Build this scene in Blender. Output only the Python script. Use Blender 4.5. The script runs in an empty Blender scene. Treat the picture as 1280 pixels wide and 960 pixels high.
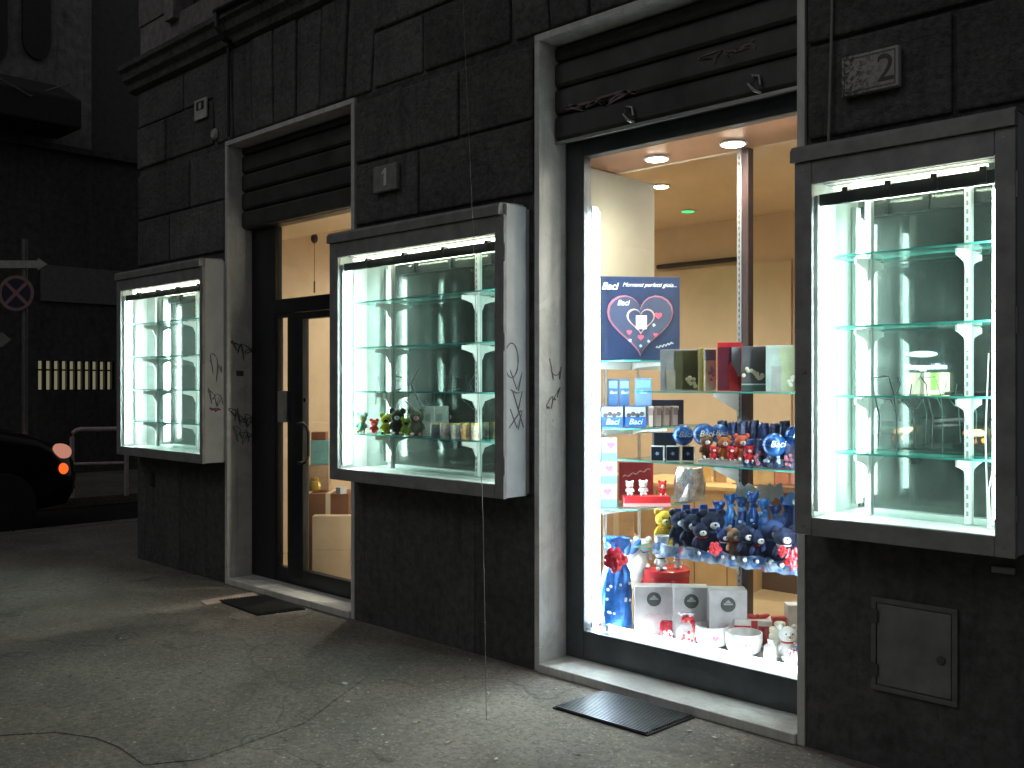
import bpy, bmesh, math, random
from mathutils import Vector, Matrix, Euler
random.seed(11)
R = math.radians
scn = bpy.context.scene
COL = scn.collection
F = 1199.0; CY = -3.7; EYE = 1.5
FW = (-math.sin(R(44)), math.cos(R(44))); RT = (math.cos(R(44)), math.sin(R(44)))
# ---- survey helpers: turn a sighting into a point on a known plane
def XY(px, d):
    u = (px-640)/F
    return (FW[0]+u*RT[0])*d, CY+(FW[1]+u*RT[1])*d
def dep(px, Y):
    u = (px-640)/F
    return (Y-CY)/(FW[1]+u*RT[1])
def XW(px, Y): return XY(px, dep(px, Y))[0]
def ZZ(py, d): return EYE+(480-py)*d/F
def ZW(px, py, Y): return ZZ(py, dep(px, Y))
def GP(px, py, z=0.0):
    d = (EYE-z)*F/(py-480)
    x, y = XY(px, d); return (x, y)

# ------------------------------------------------------------------ materials
def newmat(name):
    m = bpy.data.materials.new(name); m.use_nodes = True
    nt = m.node_tree; nt.nodes.clear()
    out = nt.nodes.new('ShaderNodeOutputMaterial')
    return m, nt, out
def principled(nt, out, rough=.6, metal=0., spec=.5):
    b = nt.nodes.new('ShaderNodeBsdfPrincipled')
    b.inputs['Roughness'].default_value = rough; b.inputs['Metallic'].default_value = metal
    b.inputs['Specular IOR Level'].default_value = spec
    nt.links.new(b.outputs[0], out.inputs[0]); return b
def mixc(nt, a, b, fac):
    n = nt.nodes.new('ShaderNodeMix'); n.data_type = 'RGBA'
    for s, v in ((6, a), (7, b)):
        if isinstance(v, tuple): n.inputs[s].default_value = (*v[:3], 1)
        else: nt.links.new(v, n.inputs[s])
    if isinstance(fac, float): n.inputs[0].default_value = fac
    else: nt.links.new(fac, n.inputs[0])
    return n.outputs[2]
def noise(nt, scale, detail=4, rough=.6, obj=True, vec=None, dist=0.):
    tc = nt.nodes.new('ShaderNodeTexCoord')
    n = nt.nodes.new('ShaderNodeTexNoise'); n.inputs['Scale'].default_value = scale
    n.inputs['Detail'].default_value = detail; n.inputs['Roughness'].default_value = rough
    n.inputs['Distortion'].default_value = dist
    nt.links.new(vec if vec is not None else tc.outputs['Object'], n.inputs['Vector']); return n.outputs[0]
def ramp(nt, fac, stops):
    r = nt.nodes.new('ShaderNodeValToRGB'); e = r.color_ramp.elements
    while len(e) < len(stops): e.new(.5)
    for i, (p, c) in enumerate(stops):
        e[i].position = p; e[i].color = (c, c, c, 1) if isinstance(c, (int, float)) else (*c[:3], 1)
    nt.links.new(fac, r.inputs[0]); return r.outputs[0]
def bump(nt, b, h, strength=.4, dist=.01):
    n = nt.nodes.new('ShaderNodeBump'); n.inputs['Strength'].default_value = strength
    n.inputs['Distance'].default_value = dist
    nt.links.new(h, n.inputs['Height']); nt.links.new(n.outputs[0], b.inputs['Normal'])
_pc = {}
def paint(col, rough=.55, metal=0., var=.18, scale=14., bmp=.0, spec=.5):
    key = (col, rough, metal, var, scale, bmp, spec)
    if key in _pc: return _pc[key]
    m, nt, out = newmat('paint'); b = principled(nt, out, rough, metal, spec)
    n = noise(nt, scale, 5)
    c = mixc(nt, tuple(x*(1-var) for x in col), tuple(min(1, x*(1+var)) for x in col), ramp(nt, n, [(.3, 0.), (.7, 1.)]))
    nt.links.new(c, b.inputs['Base Color'])
    if bmp: bump(nt, b, noise(nt, scale*4, 4), bmp, .004)
    _pc[key] = m; return m
_ec = {}
def emit(col, s):
    if (col, s) in _ec: return _ec[(col, s)]
    m, nt, out = newmat('lamp_glow'); e = nt.nodes.new('ShaderNodeEmission')
    e.inputs[0].default_value = (*col, 1); e.inputs[1].default_value = s
    nt.links.new(e.outputs[0], out.inputs[0]); _ec[(col, s)] = m; return m
def glassmat(name, tint=(1, 1, 1), boost=1.0, ior=1.5, rough=0.0, dirt=0.):
    m, nt, out = newmat(name)
    t = nt.nodes.new('ShaderNodeBsdfTransparent'); t.inputs[0].default_value = (*tint, 1)
    g = nt.nodes.new('ShaderNodeBsdfGlossy'); g.inputs['Roughness'].default_value = rough
    fr = nt.nodes.new('ShaderNodeFresnel'); ge = nt.nodes.new('ShaderNodeNewGeometry')
    io = nt.nodes.new('ShaderNodeMapRange'); io.inputs[3].default_value = ior; io.inputs[4].default_value = 1/ior
    nt.links.new(ge.outputs['Backfacing'], io.inputs[0]); nt.links.new(io.outputs[0], fr.inputs[0])
    mu = nt.nodes.new('ShaderNodeMath'); mu.operation = 'MULTIPLY'; mu.inputs[1].default_value = boost; mu.use_clamp = True
    nt.links.new(fr.outputs[0], mu.inputs[0])
    mx = nt.nodes.new('ShaderNodeMixShader')
    nt.links.new(mu.outputs[0], mx.inputs[0]); nt.links.new(t.outputs[0], mx.inputs[1]); nt.links.new(g.outputs[0], mx.inputs[2])
    if dirt:
        df = nt.nodes.new('ShaderNodeBsdfDiffuse'); df.inputs[0].default_value = (.7, .74, .72, 1)
        f = ramp(nt, noise(nt, 5., 8, .72, dist=.8), [(.40, dirt*.15), (.72, dirt)])
        m2 = nt.nodes.new('ShaderNodeMixShader'); nt.links.new(f, m2.inputs[0]); nt.links.new(mx.outputs[0], m2.inputs[1]); nt.links.new(df.outputs[0], m2.inputs[2]); mx = m2
    nt.links.new(mx.outputs[0], out.inputs[0]); return m

def stone(name, c0, c1, scale=3., b=.6, bs=30.):
    m, nt, out = newmat(name); p = principled(nt, out, .85, 0, .3)
    big = ramp(nt, noise(nt, scale, 7, .65, dist=.4), [(.3, 0.), (.72, 1.)])
    fine = ramp(nt, noise(nt, scale*14, 4, .7), [(.35, .55), (.7, 1.)])
    c = mixc(nt, c0, c1, big)
    c = mixc(nt, c, tuple(x*.35 for x in c0), ramp(nt, noise(nt, scale*5, 5, .7), [(.56, 0.), (.75, .75)]))
    ge = nt.nodes.new('ShaderNodeNewGeometry')
    isl = ramp(nt, ge.outputs['Random Per Island'], [(0., .62), (1., 1.)])
    m0 = nt.nodes.new('ShaderNodeMix'); m0.data_type = 'RGBA'; m0.blend_type = 'MULTIPLY'; m0.inputs[0].default_value = 1.
    nt.links.new(c, m0.inputs[6]); nt.links.new(isl, m0.inputs[7]); c = m0.outputs[2]
    tc2 = nt.nodes.new('ShaderNodeTexCoord'); mp = nt.nodes.new('ShaderNodeMapping'); mp.inputs['Scale'].default_value = (7, 7, .7)
    nt.links.new(tc2.outputs['Object'], mp.inputs[0])
    c = mixc(nt, c, tuple(x*.45 for x in c0), ramp(nt, noise(nt, 1.6, 6, .7, vec=mp.outputs[0]), [(.52, 0.), (.72, .7)]))
    mm = nt.nodes.new('ShaderNodeMix'); mm.data_type = 'RGBA'; mm.blend_type = 'MULTIPLY'; mm.inputs[0].default_value = 1.
    nt.links.new(c, mm.inputs[6]); nt.links.new(fine, mm.inputs[7])
    nt.links.new(mm.outputs[2], p.inputs['Base Color'])
    bump(nt, p, noise(nt, bs, 8, .72), b, .012 if bs > 10 else .045); return m
M_STONE = stone('weathered_stone', (.15, .149, .15), (.29, .288, .286), 2.6, 1., 9)
M_PLINTH = stone('dark_plinth', (.11, .108, .11), (.175, .17, .172), 1.4, .25, 60)
M_PLASTER = stone('grey_plaster', (.34, .31, .31), (.46, .43, .42), 1.1, .3)
M_FARPL = stone('far_plaster', (.26, .255, .25), (.36, .35, .34), .5, .3)
M_FARDK = stone('far_dark_base', (.10, .10, .10), (.16, .155, .15), .8, .3)
def marble():
    m, nt, out = newmat('marble'); p = principled(nt, out, .38, 0, .5)
    v = ramp(nt, noise(nt, 2.2, 8, .62, dist=1.6), [(.40, 0.), (.5, .8), (.60, 0.)])
    c = mixc(nt, (.70, .70, .675), (.56, .56, .55), v)
    c = mixc(nt, c, (.42, .41, .39), ramp(nt, noise(nt, 5, 7, .7), [(.52, 0.), (.8, .7)]))
    tc2 = nt.nodes.new('ShaderNodeTexCoord'); mp = nt.nodes.new('ShaderNodeMapping'); mp.inputs['Scale'].default_value = (14, 14, .8)
    nt.links.new(tc2.outputs['Object'], mp.inputs[0])
    c = mixc(nt, c, (.36, .35, .32), ramp(nt, noise(nt, 1.5, 7, .7, vec=mp.outputs[0]), [(.50, 0.), (.72, .65)]))
    c = mixc(nt, c, (.16, .155, .14), ramp(nt, noise(nt, 26, 4, .7), [(.66, 0.), (.72, .6)]))
    nt.links.new(c, p.inputs['Base Color']); bump(nt, p, noise(nt, 40, 5), .15, .004); return m
M_MARBLE = marble()
def asphalt(k=1.):
    m, nt, out = newmat('asphalt'); p = principled(nt, out, .82, 0, .35)
    big = ramp(nt, noise(nt, .8, 8, .68, dist=.6), [(.32, 0.), (.68, 1.)])
    c = mixc(nt, (.15, .136, .118), (.34, .312, .27), big)
    c = mixc(nt, c, (.20, .17, .13), ramp(nt, noise(nt, 2.3, 6, .7), [(.5, 0.), (.7, .6)]))
    c = mixc(nt, c, (.09, .085, .078), ramp(nt, noise(nt, 30, 6, .85), [(.47, 0.), (.62, .75)]))
    c = mixc(nt, c, (.05, .048, .045), ramp(nt, noise(nt, 4.5, 8, .75, dist=1.), [(.60, 0.), (.70, .7)]))
    tc = nt.nodes.new('ShaderNodeTexCoord')
    vo = nt.nodes.new('ShaderNodeTexVoronoi'); vo.inputs['Scale'].default_value = 95; nt.links.new(tc.outputs['Object'], vo.inputs['Vector'])
    sp = nt.nodes.new('ShaderNodeSeparateColor'); nt.links.new(vo.outputs['Color'], sp.inputs[0])
    c = mixc(nt, c, (.46, .45, .40), ramp(nt, sp.outputs[0], [(.86, 0.), (1., .5)]))
    v2 = nt.nodes.new('ShaderNodeTexVoronoi'); v2.inputs['Scale'].default_value = 24; nt.links.new(tc.outputs['Object'], v2.inputs['Vector'])
    s2 = nt.nodes.new('ShaderNodeSeparateColor'); nt.links.new(v2.outputs['Color'], s2.inputs[0])
    dd = nt.nodes.new('ShaderNodeMath'); dd.operation = 'LESS_THAN'; dd.inputs[1].default_value = .16; nt.links.new(v2.outputs['Distance'], dd.inputs[0])
    gg = nt.nodes.new('ShaderNodeMath'); gg.operation = 'GREATER_THAN'; gg.inputs[1].default_value = .955; nt.links.new(s2.outputs[0], gg.inputs[0])
    mu = nt.nodes.new('ShaderNodeMath'); mu.operation = 'MULTIPLY'; nt.links.new(dd.outputs[0], mu.inputs[0]); nt.links.new(gg.outputs[0], mu.inputs[1])
    c = mixc(nt, c, (.62, .62, .58), mu.outputs[0])
    # old tar cracks
    cr = nt.nodes.new('ShaderNodeTexVoronoi'); cr.feature = 'DISTANCE_TO_EDGE'; cr.inputs['Scale'].default_value = .22
    ad = nt.nodes.new('ShaderNodeVectorMath'); ad.operation = 'ADD'
    nn = nt.nodes.new('ShaderNodeTexNoise'); nn.inputs['Scale'].default_value = 2.5; nt.links.new(tc.outputs['Object'], nn.inputs['Vector'])
    nt.links.new(nn.outputs['Color'], ad.inputs[0]); nt.links.new(tc.outputs['Object'], ad.inputs[1]); nt.links.new(ad.outputs[0], cr.inputs['Vector'])
    c = mixc(nt, c, (.03, .03, .03), ramp(nt, cr.outputs['Distance'], [(.0, .45), (.003, 0.)]))
    c = mixc(nt, (0, 0, 0), c, k)
    nt.links.new(c, p.inputs['Base Color'])
    bump(nt, p, noise(nt, 70, 5, .75), .7, .008); return m
M_ASPH = asphalt(); M_ASPH2 = asphalt(.92)
M_ROAD = stone('road_asphalt', (.04, .04, .04), (.07, .07, .068), 2., .4)
M_KERB = stone('kerb_stone', (.25, .24, .23), (.35, .34, .32), 4., .4)
M_BLACK = paint((.018, .02, .023), .38, .3, .2, 8)
M_FRAME = paint((.085, .09, .097), .42, .5, .25, 6, .1)
M_CASE = paint((.29, .29, .295), .5, .2, .25, 9, .15)
M_SIDE = paint((.43, .45, .47), .5, 0, .14, 5, .1)
M_SHUT = paint((.07, .07, .07), .55, .4, .35, 5, .2)
M_WHITE = paint((.80, .82, .80), .45, 0, .03, 9)
M_STD = paint((.74, .76, .75), .35, .3, .04, 9)
M_METAL = paint((.45, .45, .45), .35, .9, .15, 12)
M_CREAM = paint((.62, .49, .34), .8, 0, .08, 1.4)
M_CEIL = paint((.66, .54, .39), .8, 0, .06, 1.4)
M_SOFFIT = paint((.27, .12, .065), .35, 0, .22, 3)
M_WOOD = paint((.045, .022, .02), .45, 0, .3, 6)
M_TAN = paint((.55, .38, .20), .6, 0, .15, 4)
M_FLOOR = paint((.36, .26, .14), .5, 0, .12, 5)
M_CARD = paint((.17, .072, .03), .8, 0, .12, 8)
M_PALECARD = paint((.42, .31, .20), .8, 0, .08, 6)
M_TAPE = paint((.6, .5, .35), .3, 0, .05, 6)
M_GLASS = glassmat('window_glass', (.95, .97, .96), 1.0, dirt=.035)
M_CGLASS = glassmat('case_glass', (.94, .98, .97), 1.3, dirt=.07)
M_SHELF = glassmat('shelf_glass', (.88, .97, .95), 1.0, dirt=.05)
M_EDGE = paint((.10, .55, .47), .2, 0, .25, 20)
def mirror():
    m, nt, out = newmat('mirror'); g = nt.nodes.new('ShaderNodeBsdfGlossy'); g.inputs['Roughness'].default_value = .012
    d = nt.nodes.new('ShaderNodeBsdfDiffuse'); d.inputs[0].default_value = (.34, .45, .42, 1)
    g.inputs[0].default_value = (.64, .74, .71, 1)
    mx = nt.nodes.new('ShaderNodeMixShader')
    f = ramp(nt, noise(nt, 3., 6, .6), [(.35, .03), (.8, .11)])
    nt.links.new(f, mx.inputs[0]); nt.links.new(g.outputs[0], mx.inputs[1]); nt.links.new(d.outputs[0], mx.inputs[2])
    nt.links.new(mx.outputs[0], out.inputs[0]); return m
M_MIRROR = mirror()
TUBE_C = emit((.84, 1.0, .94), 32.); TUBE_TOP = emit((1.0, .98, .74), 6.)
TUBE_W = emit((.80, .94, 1.0), 34.); TUBE_R_FILL = emit((.82, .95, 1.0), 30.); TUBE_B = emit((.84, .95, 1.0), 5.5); TUBE_C2 = emit((.86, 1., .94), 17.); TUBE_D = emit((1, .92, .76), 14.)
M_PEN = paint((.11, .11, .12), .6, 0, .3, 30); M_PENR = paint((.35, .07, .08), .6, 0, .3, 30)
M_SCR = paint((.55, .72, .70), .6, 0, .1, 30)

# ------------------------------------------------------------------ mesh builder
class MB:
    def __init__(s): s.b = bmesh.new(); s.m = 0
    def _tag(s, n0):
        s.b.faces.ensure_lookup_table()
        for f in s.b.faces[n0:]: f.material_index = s.m
    def box(s, x0, x1, y0, y1, z0, z1, rz=0., c=None):
        n0 = len(s.b.faces)
        v = [s.b.verts.new((x, y, z)) for x in (x0, x1) for y in (y0, y1) for z in (z0, z1)]
        for q in ((0, 1, 3, 2), (4, 6, 7, 5), (0, 4, 5, 1), (2, 3, 7, 6), (0, 2, 6, 4), (1, 5, 7, 3)):
            s.b.faces.new([v[i] for i in q])
        if rz:
            cc = Vector(c or ((x0+x1)/2, (y0+y1)/2, 0))
            mt = Matrix.Translation(cc) @ Matrix.Rotation(rz, 4, 'Z') @ Matrix.Translation(-cc)
            for w in v: w.co = mt @ w.co
        s._tag(n0); return s
    def prism(s, pts, a0, a1, axis='y'):
        n0 = len(s.b.faces)
        def mk(p, a):
            return {'y': (p[0], a, p[1]), 'z': (p[0], p[1], a), 'x': (a, p[0], p[1])}[axis]
        A = [s.b.verts.new(mk(p, a0)) for p in pts]; B = [s.b.verts.new(mk(p, a1)) for p in pts]
        n = len(pts)
        s.b.faces.new(A); s.b.faces.new(B[::-1])
        for i in range(n): s.b.faces.new((A[i], B[i], B[(i+1) % n], A[(i+1) % n]))
        s._tag(n0); return s
    def tube(s, path, r, seg=8, flat=None):
        n0 = len(s.b.faces); path = [Vector(p) for p in path]; rings = []
        for i, p in enumerate(path):
            t = (path[min(i+1, len(path)-1)]-path[max(i-1, 0)]).normalized()
            up = Vector((0, 0, 1)) if abs(t.z) < .95 else Vector((1, 0, 0))
            a = t.cross(up).normalized(); b = t.cross(a).normalized()
            rr = r[i] if isinstance(r, (list, tuple)) else r
            rings.append([s.b.verts.new(p+(a*math.cos(k*2*math.pi/seg)+b*math.sin(k*2*math.pi/seg))*rr) for k in range(seg)])
        for i in range(len(rings)-1):
            for k in range(seg):
                s.b.faces.new((rings[i][k], rings[i][(k+1) % seg], rings[i+1][(k+1) % seg], rings[i+1][k]))
        s.b.faces.new(rings[0][::-1]); s.b.faces.new(rings[-1]); s._tag(n0); return s
    def lathe(s, prof, c=(0, 0, 0), seg=20, axis='z'):
        n0 = len(s.b.faces); c = Vector(c); rings = []
        for r, z in prof:
            ring = []
            for k in range(seg):
                a = k*2*math.pi/seg; x, y = r*math.cos(a), r*math.sin(a)
                o = {'z': (x, y, z), 'y': (x, z, y), 'x': (z, x, y)}[axis]
                ring.append(s.b.verts.new(c+Vector(o)))
            rings.append(ring)
        for i in range(len(rings)-1):
            for k in range(seg):
                s.b.faces.new((rings[i][k], rings[i][(k+1) % seg], rings[i+1][(k+1) % seg], rings[i+1][k]))
        s.b.faces.new(rings[0][::-1]); s.b.faces.new(rings[-1]); s._tag(n0); return s
    def ball(s, c, r, seg=14, rot=None):
        n0 = len(s.b.faces)
        if not isinstance(r, (tuple, list)): r = (r, r, r)
        mt = Matrix.Translation(c) @ (rot.to_matrix().to_4x4() if rot else Matrix()) @ Matrix.Diagonal((*r, 1))
        bmesh.ops.create_uvsphere(s.b, u_segments=seg, v_segments=max(6, seg*2//3), radius=1, matrix=mt)
        s._tag(n0); return s
    def stroke(s, pts, w, n, th=.0015):   # flat ribbon on a wall whose outward normal is n
        n0 = len(s.b.faces); n = Vector(n); P = [Vector(p) for p in pts]; L = []; Rr = []
        for i, p in enumerate(P):
            t = (P[min(i+1, len(P)-1)]-P[max(i-1, 0)]).normalized(); a = t.cross(n).normalized()*w*.5*(1+.35*math.sin(i*2.3))
            L.append((s.b.verts.new(p+a), s.b.verts.new(p+a+n*th))); Rr.append((s.b.verts.new(p-a), s.b.verts.new(p-a+n*th)))
        for i in range(len(P)-1):
            s.b.faces.new((L[i][1], L[i+1][1], Rr[i+1][1], Rr[i][1]))
            s.b.faces.new((L[i][0], L[i+1][0], L[i+1][1], L[i][1])); s.b.faces.new((Rr[i][1], Rr[i+1][1], Rr[i+1][0], Rr[i][0]))
        s._tag(n0); return s
    def build(s, name, mats, parent=None, loc=(0, 0, 0), rz=0., bevel=0., smooth=False, seg=2):
        bmesh.ops.recalc_face_normals(s.b, faces=s.b.faces)
        me = bpy.data.meshes.new(name); s.b.to_mesh(me); s.b.free()
        for m in (mats if isinstance(mats, (list, tuple)) else [mats]): me.materials.append(m)
        if smooth:
            me.polygons.foreach_set('use_smooth', [True]*len(me.polygons))
            try: me.set_sharp_from_angle(angle=R(45))
            except Exception: pass
        o = bpy.data.objects.new(name, me); COL.objects.link(o)
        o.location = loc; o.rotation_euler = (0, 0, rz)
        if parent: o.parent = parent
        if bevel:
            md = o.modifiers.new('bevel', 'BEVEL'); md.width = bevel; md.segments = seg; md.limit_method = 'ANGLE'
        return o
def tag(o, label=None, cat=None, group=None, kind=None):
    if label: o['label'] = label
    if cat: o['category'] = cat
    if group: o['group'] = group
    if kind: o['kind'] = kind
    return o
def thing(name, label, cat, loc=(0, 0, 0), rz=0., group=None):
    o = bpy.data.objects.new(name, None); COL.objects.link(o); o.empty_display_size = .1
    o.location = loc; o.rotation_euler = (0, 0, rz); return tag(o, label, cat, group)
def text(name, body, size, mat, parent, loc, rot=(R(90), 0, 0), ext=.001, shear=0., align='CENTER', off=0., sx=1.):
    cu = bpy.data.curves.new(name, 'FONT'); cu.body = body; cu.size = size; cu.extrude = ext; cu.shear = shear
    cu.align_x = align; cu.align_y = 'CENTER'; cu.offset = off
    tmp = bpy.data.objects.new('tmp', cu); COL.objects.link(tmp)
    me = bpy.data.meshes.new_from_object(tmp.evaluated_get(bpy.context.evaluated_depsgraph_get()))
    bpy.data.objects.remove(tmp); bpy.data.curves.remove(cu)
    me.materials.clear(); me.materials.append(mat)
    o = bpy.data.objects.new(name, me); COL.objects.link(o); o.parent = parent
    o.location = loc; o.rotation_euler = rot; o.scale = (sx, 1, 1); return o

# ------------------------------------------------------------------ setting
def sheet(name, x0, x1, y0, y1, z, mat, th=None):
    mb = MB()
    if th: mb.box(x0, x1, y0, y1, z-th, z)
    else:
        v = [mb.b.verts.new(p) for p in ((x0, y0, z), (x1, y0, z), (x1, y1, z), (x0, y1, z))]; mb.b.faces.new(v)
    o = mb.build(name, mat); tag(o, kind='structure'); return o
sheet('road', -150, 150, -150, 150, -.13, M_ROAD)
mb = MB(); mb.box(-10.25, 14, -6.2, 30, -.129, 0); mb.build('pavement', M_ASPH, bevel=.01)['kind'] = 'structure'
mb = MB()
for i in range(26): mb.box(-10.45, -10.253, -6.2+i*1.0+.004, -6.2+(i+1)*1.0-.004, -.128, .006)
for i in range(24): mb.box(-10.45+i*1.0+.004, -10.45+(i+1)*1.0-.004, -6.4, -6.204, -.128, .006)
mb.build('kerb', M_KERB, bevel=.012)['kind'] = 'structure'
mb = MB(); mb.box(-16.5, -12.9, -30, 40, -.129, 0.); mb.build('far_pavement', M_ASPH, bevel=.01)['kind'] = 'structure'
# repair patch in the asphalt
pp = [GP(-60, 800), GP(0, 792), GP(50, 790), GP(92, 782), GP(140, 774), GP(200, 765), GP(262, 757), GP(300, 775), GP(340, 786), GP(410, 810), GP(470, 838), GP(380, 905), GP(250, 950), GP(180, 957), GP(150, 935), GP(120, 923), GP(70, 916), GP(0, 920), GP(-80, 930)]
mb = MB(); mb.prism([p for p in pp], .0008, .004, 'z'); mb.build('repair_patch', M_ASPH2)['kind'] = 'structure'
# pinkish kerb stone strip beside the doorstep
a, b_, c_, d_ = GP(250, 752), GP(318, 741), GP(322, 746), GP(258, 757)
mb = MB(); mb.prism([a, b_, c_, d_], -.01, .006, 'z'); mb.build('stone_strip', paint((.42, .33, .27), .8, 0, .2, 9))['kind'] = 'structure'

# ------------------------------------------------------------------ the shop building
X0, XR = -8.05, 4.0
JT = .035                       # marble lining thickness
D0, D1 = -6.54, -5.0            # door opening
V0, V1 = -3.37, -1.92           # shop window opening
OT = 3.29; RY = .23
CASES = [dict(x0=-8.03, x1=-6.574, g0=-7.96, g1=-6.612, s=(-7.77, -7.08)),
         dict(x0=-4.965, x1=-3.452, g0=-4.885, g1=-3.514, s=(-4.647, -3.878)),
         dict(x0=-1.83, x1=-1.03, g0=-1.761, g1=-1.093, s=(-1.633, -1.255))]
CB, CT = .912, 2.43
bld = thing('shop_building', 'dark rusticated stone corner building housing the lit gift shop', 'building', (X0, 0, 0))
def L(x): return x-X0           # world x to building x
holes = [(D0-JT, D1+JT, -1, OT+JT), (V0-JT, V1+JT, -1, OT+JT)] + [(c['x0']+.012, c['x1']-.012, CB+.012, CT-.012) for c in CASES]
def cells(mb, x0, x1, z0, z1, y0, y1):
    xs = sorted({x0, x1, *[h[i] for h in holes for i in (0, 1) if x0 < h[i] < x1]})
    zs = sorted({z0, z1, *[h[i] for h in holes for i in (2, 3) if z0 < h[i] < z1]})
    for i in range(len(xs)-1):
        for j in range(len(zs)-1):
            cx, cz = (xs[i]+xs[i+1])/2, (zs[j]+zs[j+1])/2
            if any(h[0] < cx < h[1] and h[2] < cz < h[3] for h in holes): continue
            mb.box(L(xs[i]), L(xs[i+1]), y0, y1, zs[j], zs[j+1])
mb = MB(); cells(mb, X0+.02, XR, 0, 4.02, .014, .25)
mb.box(L(X0+.02), L(X0+.32), .251, 14, 0, 4.0)
mb.build('wall', M_STONE, bld)
# plinth slabs of smooth stone up to case height
def slabs(lst, z1=.905):
    mb = MB()
    mb.box(L(lst[0][0]), L(lst[-1][1]), .008, .026, 0, z1)
    for a, b in lst: mb.box(L(a)+.002, L(b)-.002, -.002, .0075, .0, z1-.001)
    return mb
slabs(((X0, -7.3), (-7.3, D0-JT-.003))).build('plinth', M_PLINTH, bld, bevel=.003)
slabs(((D1+JT+.003, -3.86), (-3.86, V0-JT-.003))).build('plinth', M_PLINTH, bld, bevel=.003)
slabs(((V1+JT+.003, -.2), (-.2, 1.2), (1.2, 2.6), (2.6, 4))).build('plinth', M_PLINTH, bld, bevel=.003)
MB().box(-.012, .018, .27, 3., 0, .905).build('plinth', M_PLINTH, bld, bevel=.003)
# rusticated courses
courses = [.91, 1.30, 1.70, 2.10, 2.50, 2.895, 3.29, 3.69, 4.0]
G = .008
def course_blocks(mb, a, b, z0, z1, cut, phase):
    w = b-a; n = max(1, round(w/.72)); xs = [a+w*(i+(.0 if i in (0, n) else phase))/n for i in range(n+1)]
    for i in range(n):
        xa, xb = xs[i]+G, xs[i+1]-G
        # keep clear of cases
        segs = [(xa, xb)]
        for h in cut:
            if h[2] < z1 and h[3] > z0:
                ns = []
                for s0, s1 in segs:
                    if h[0] >= s1 or h[1] <= s0: ns.append((s0, s1)); continue
                    if h[0]-s0 > .05: ns.append((s0, h[0]))
                    if s1-h[1] > .05: ns.append((h[1], s1))
                segs = ns
        for s0, s1 in segs:
            mb.box(L(s0), L(s1), -random.uniform(.0, .012), .0275, z0+G, z1-G)
mb = MB()
for k in range(len(courses)-1):
    z0, z1 = courses[k], courses[k+1]
    ph = .25 if k % 2 else -.2
    if k < 6:
        for (a, b) in ((X0, D0-JT-.01), (D1+JT+.01, V0-JT-.01), (V1+JT+.004, XR)):
            cut = [(c['x0'], c['x1'], CB, CT) for c in CASES]
            course_blocks(mb, a, b, z0, z1, cut, ph)
    else:
        z0 = max(z0, OT+JT+.008) if k == 6 else z0
        course_blocks(mb, X0, -6.75, z0, z1, [], ph)
        course_blocks(mb, -4.78, -3.58, z0, z1, [], ph)
        course_blocks(mb, -1.7, XR, z0, z1, [], ph)
# fanned voussoirs over both openings
for (a, b) in ((-6.73, -4.8), (-3.56, -1.72)):
    n = 7; c = (a+b)/2
    for i in range(n):
        u0, u1 = i/n, (i+1)/n
        bt = lambda u: a+(b-a)*u; tp = lambda u: c+(a+(b-a)*u-c)*1.0+ (u-.5)*.14
        zt = 4.0; zb = OT+JT+.01
        mb.prism([(L(bt(u0))+G, zb), (L(bt(u1))-G, zb), (L(tp(u1))-G-.0, zt), (L(tp(u0))+G, zt)], -random.uniform(0, .015), .0275)
# return wall round the corner
for k in range(len(courses)-1):
    y = .29
    while y < 6:
        w = random.uniform(.6, .9); mb.box(-.012, .018, y+G, y+w-G, courses[k]+G, courses[k+1]-G); y += w
mb.build('stone_facing', M_STONE, bld, bevel=.012)
# string course and storey above
mb = MB()
prof = [(.03, 4.0), (-.04, 4.02), (-.05, 4.07), (-.09, 4.1), (-.10, 4.16), (-.13, 4.18), (-.13, 4.22), (.03, 4.24)]
mb.prism([(p[0], p[1]) for p in prof], L(X0)-.1, L(XR), 'x')
mb.build('string_course', M_STONE, bld)
mb = MB()
mb.box(L(X0)+.05, L(-7.30), .0, .3, 4.241, 9); mb.box(L(-6.5), L(XR), .0, .3, 4.241, 9); mb.box(L(-7.30), L(-6.5), 0, .3, 4.241, 4.5)
mb.box(L(-7.30), L(-6.5), 0, .3, 6.5, 9); mb.box(L(X0)+.05, L(X0)+.35, .301, 14, 4.0, 9)
for z in (4.75, 5.25, 5.75, 6.25): mb.box(L(X0)+.04, L(-7.50), -.012, -.001, z-.20, z+.26)
mb.build('upper_wall', M_PLASTER, bld, bevel=.004)
uw = MB().box(L(-7.46), L(-7.31), -.05, .02, 4.45, 6.7).build('window', M_PLASTER, bld)
uw2 = MB().box(L(-7.30), L(-6.5), .12, .15, 4.5, 6.5).build('shutter', paint((.04, .04, .04), .6), uw)
# marble linings
def lining(x, s, name='marble_jamb'):
    mb = MB(); xa, xb = sorted((x, x-s*JT)); mb.box(L(xa), L(xb), -.006, RY+.06, .0, OT); return mb.build(name, M_MARBLE, bld, bevel=.003)
lj = lining(D0, 1); rj = lining(D1, -1); wj = lining(V0, 1); wj2 = lining(V1, -1)
MB().box(L(D0-JT), L(D1+JT), -.006, RY+.06, OT+.001, OT+JT).build('marble_lintel', M_MARBLE, bld, bevel=.003)
MB().box(L(V0-JT), L(V1+JT), -.006, RY+.06, OT+.001, OT+JT).build('marble_lintel', M_MARBLE, bld, bevel=.003)
MB().box(L(D0)+.001, L(D1)-.001, -.02, RY+.04, .0, .045).build('doorstep', M_MARBLE, bld, bevel=.005)
MB().box(L(V0)+.001, L(V1)-.001, -.02, RY+.04, .0, .045).build('window_sill', M_MARBLE, bld, bevel=.005)
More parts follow.
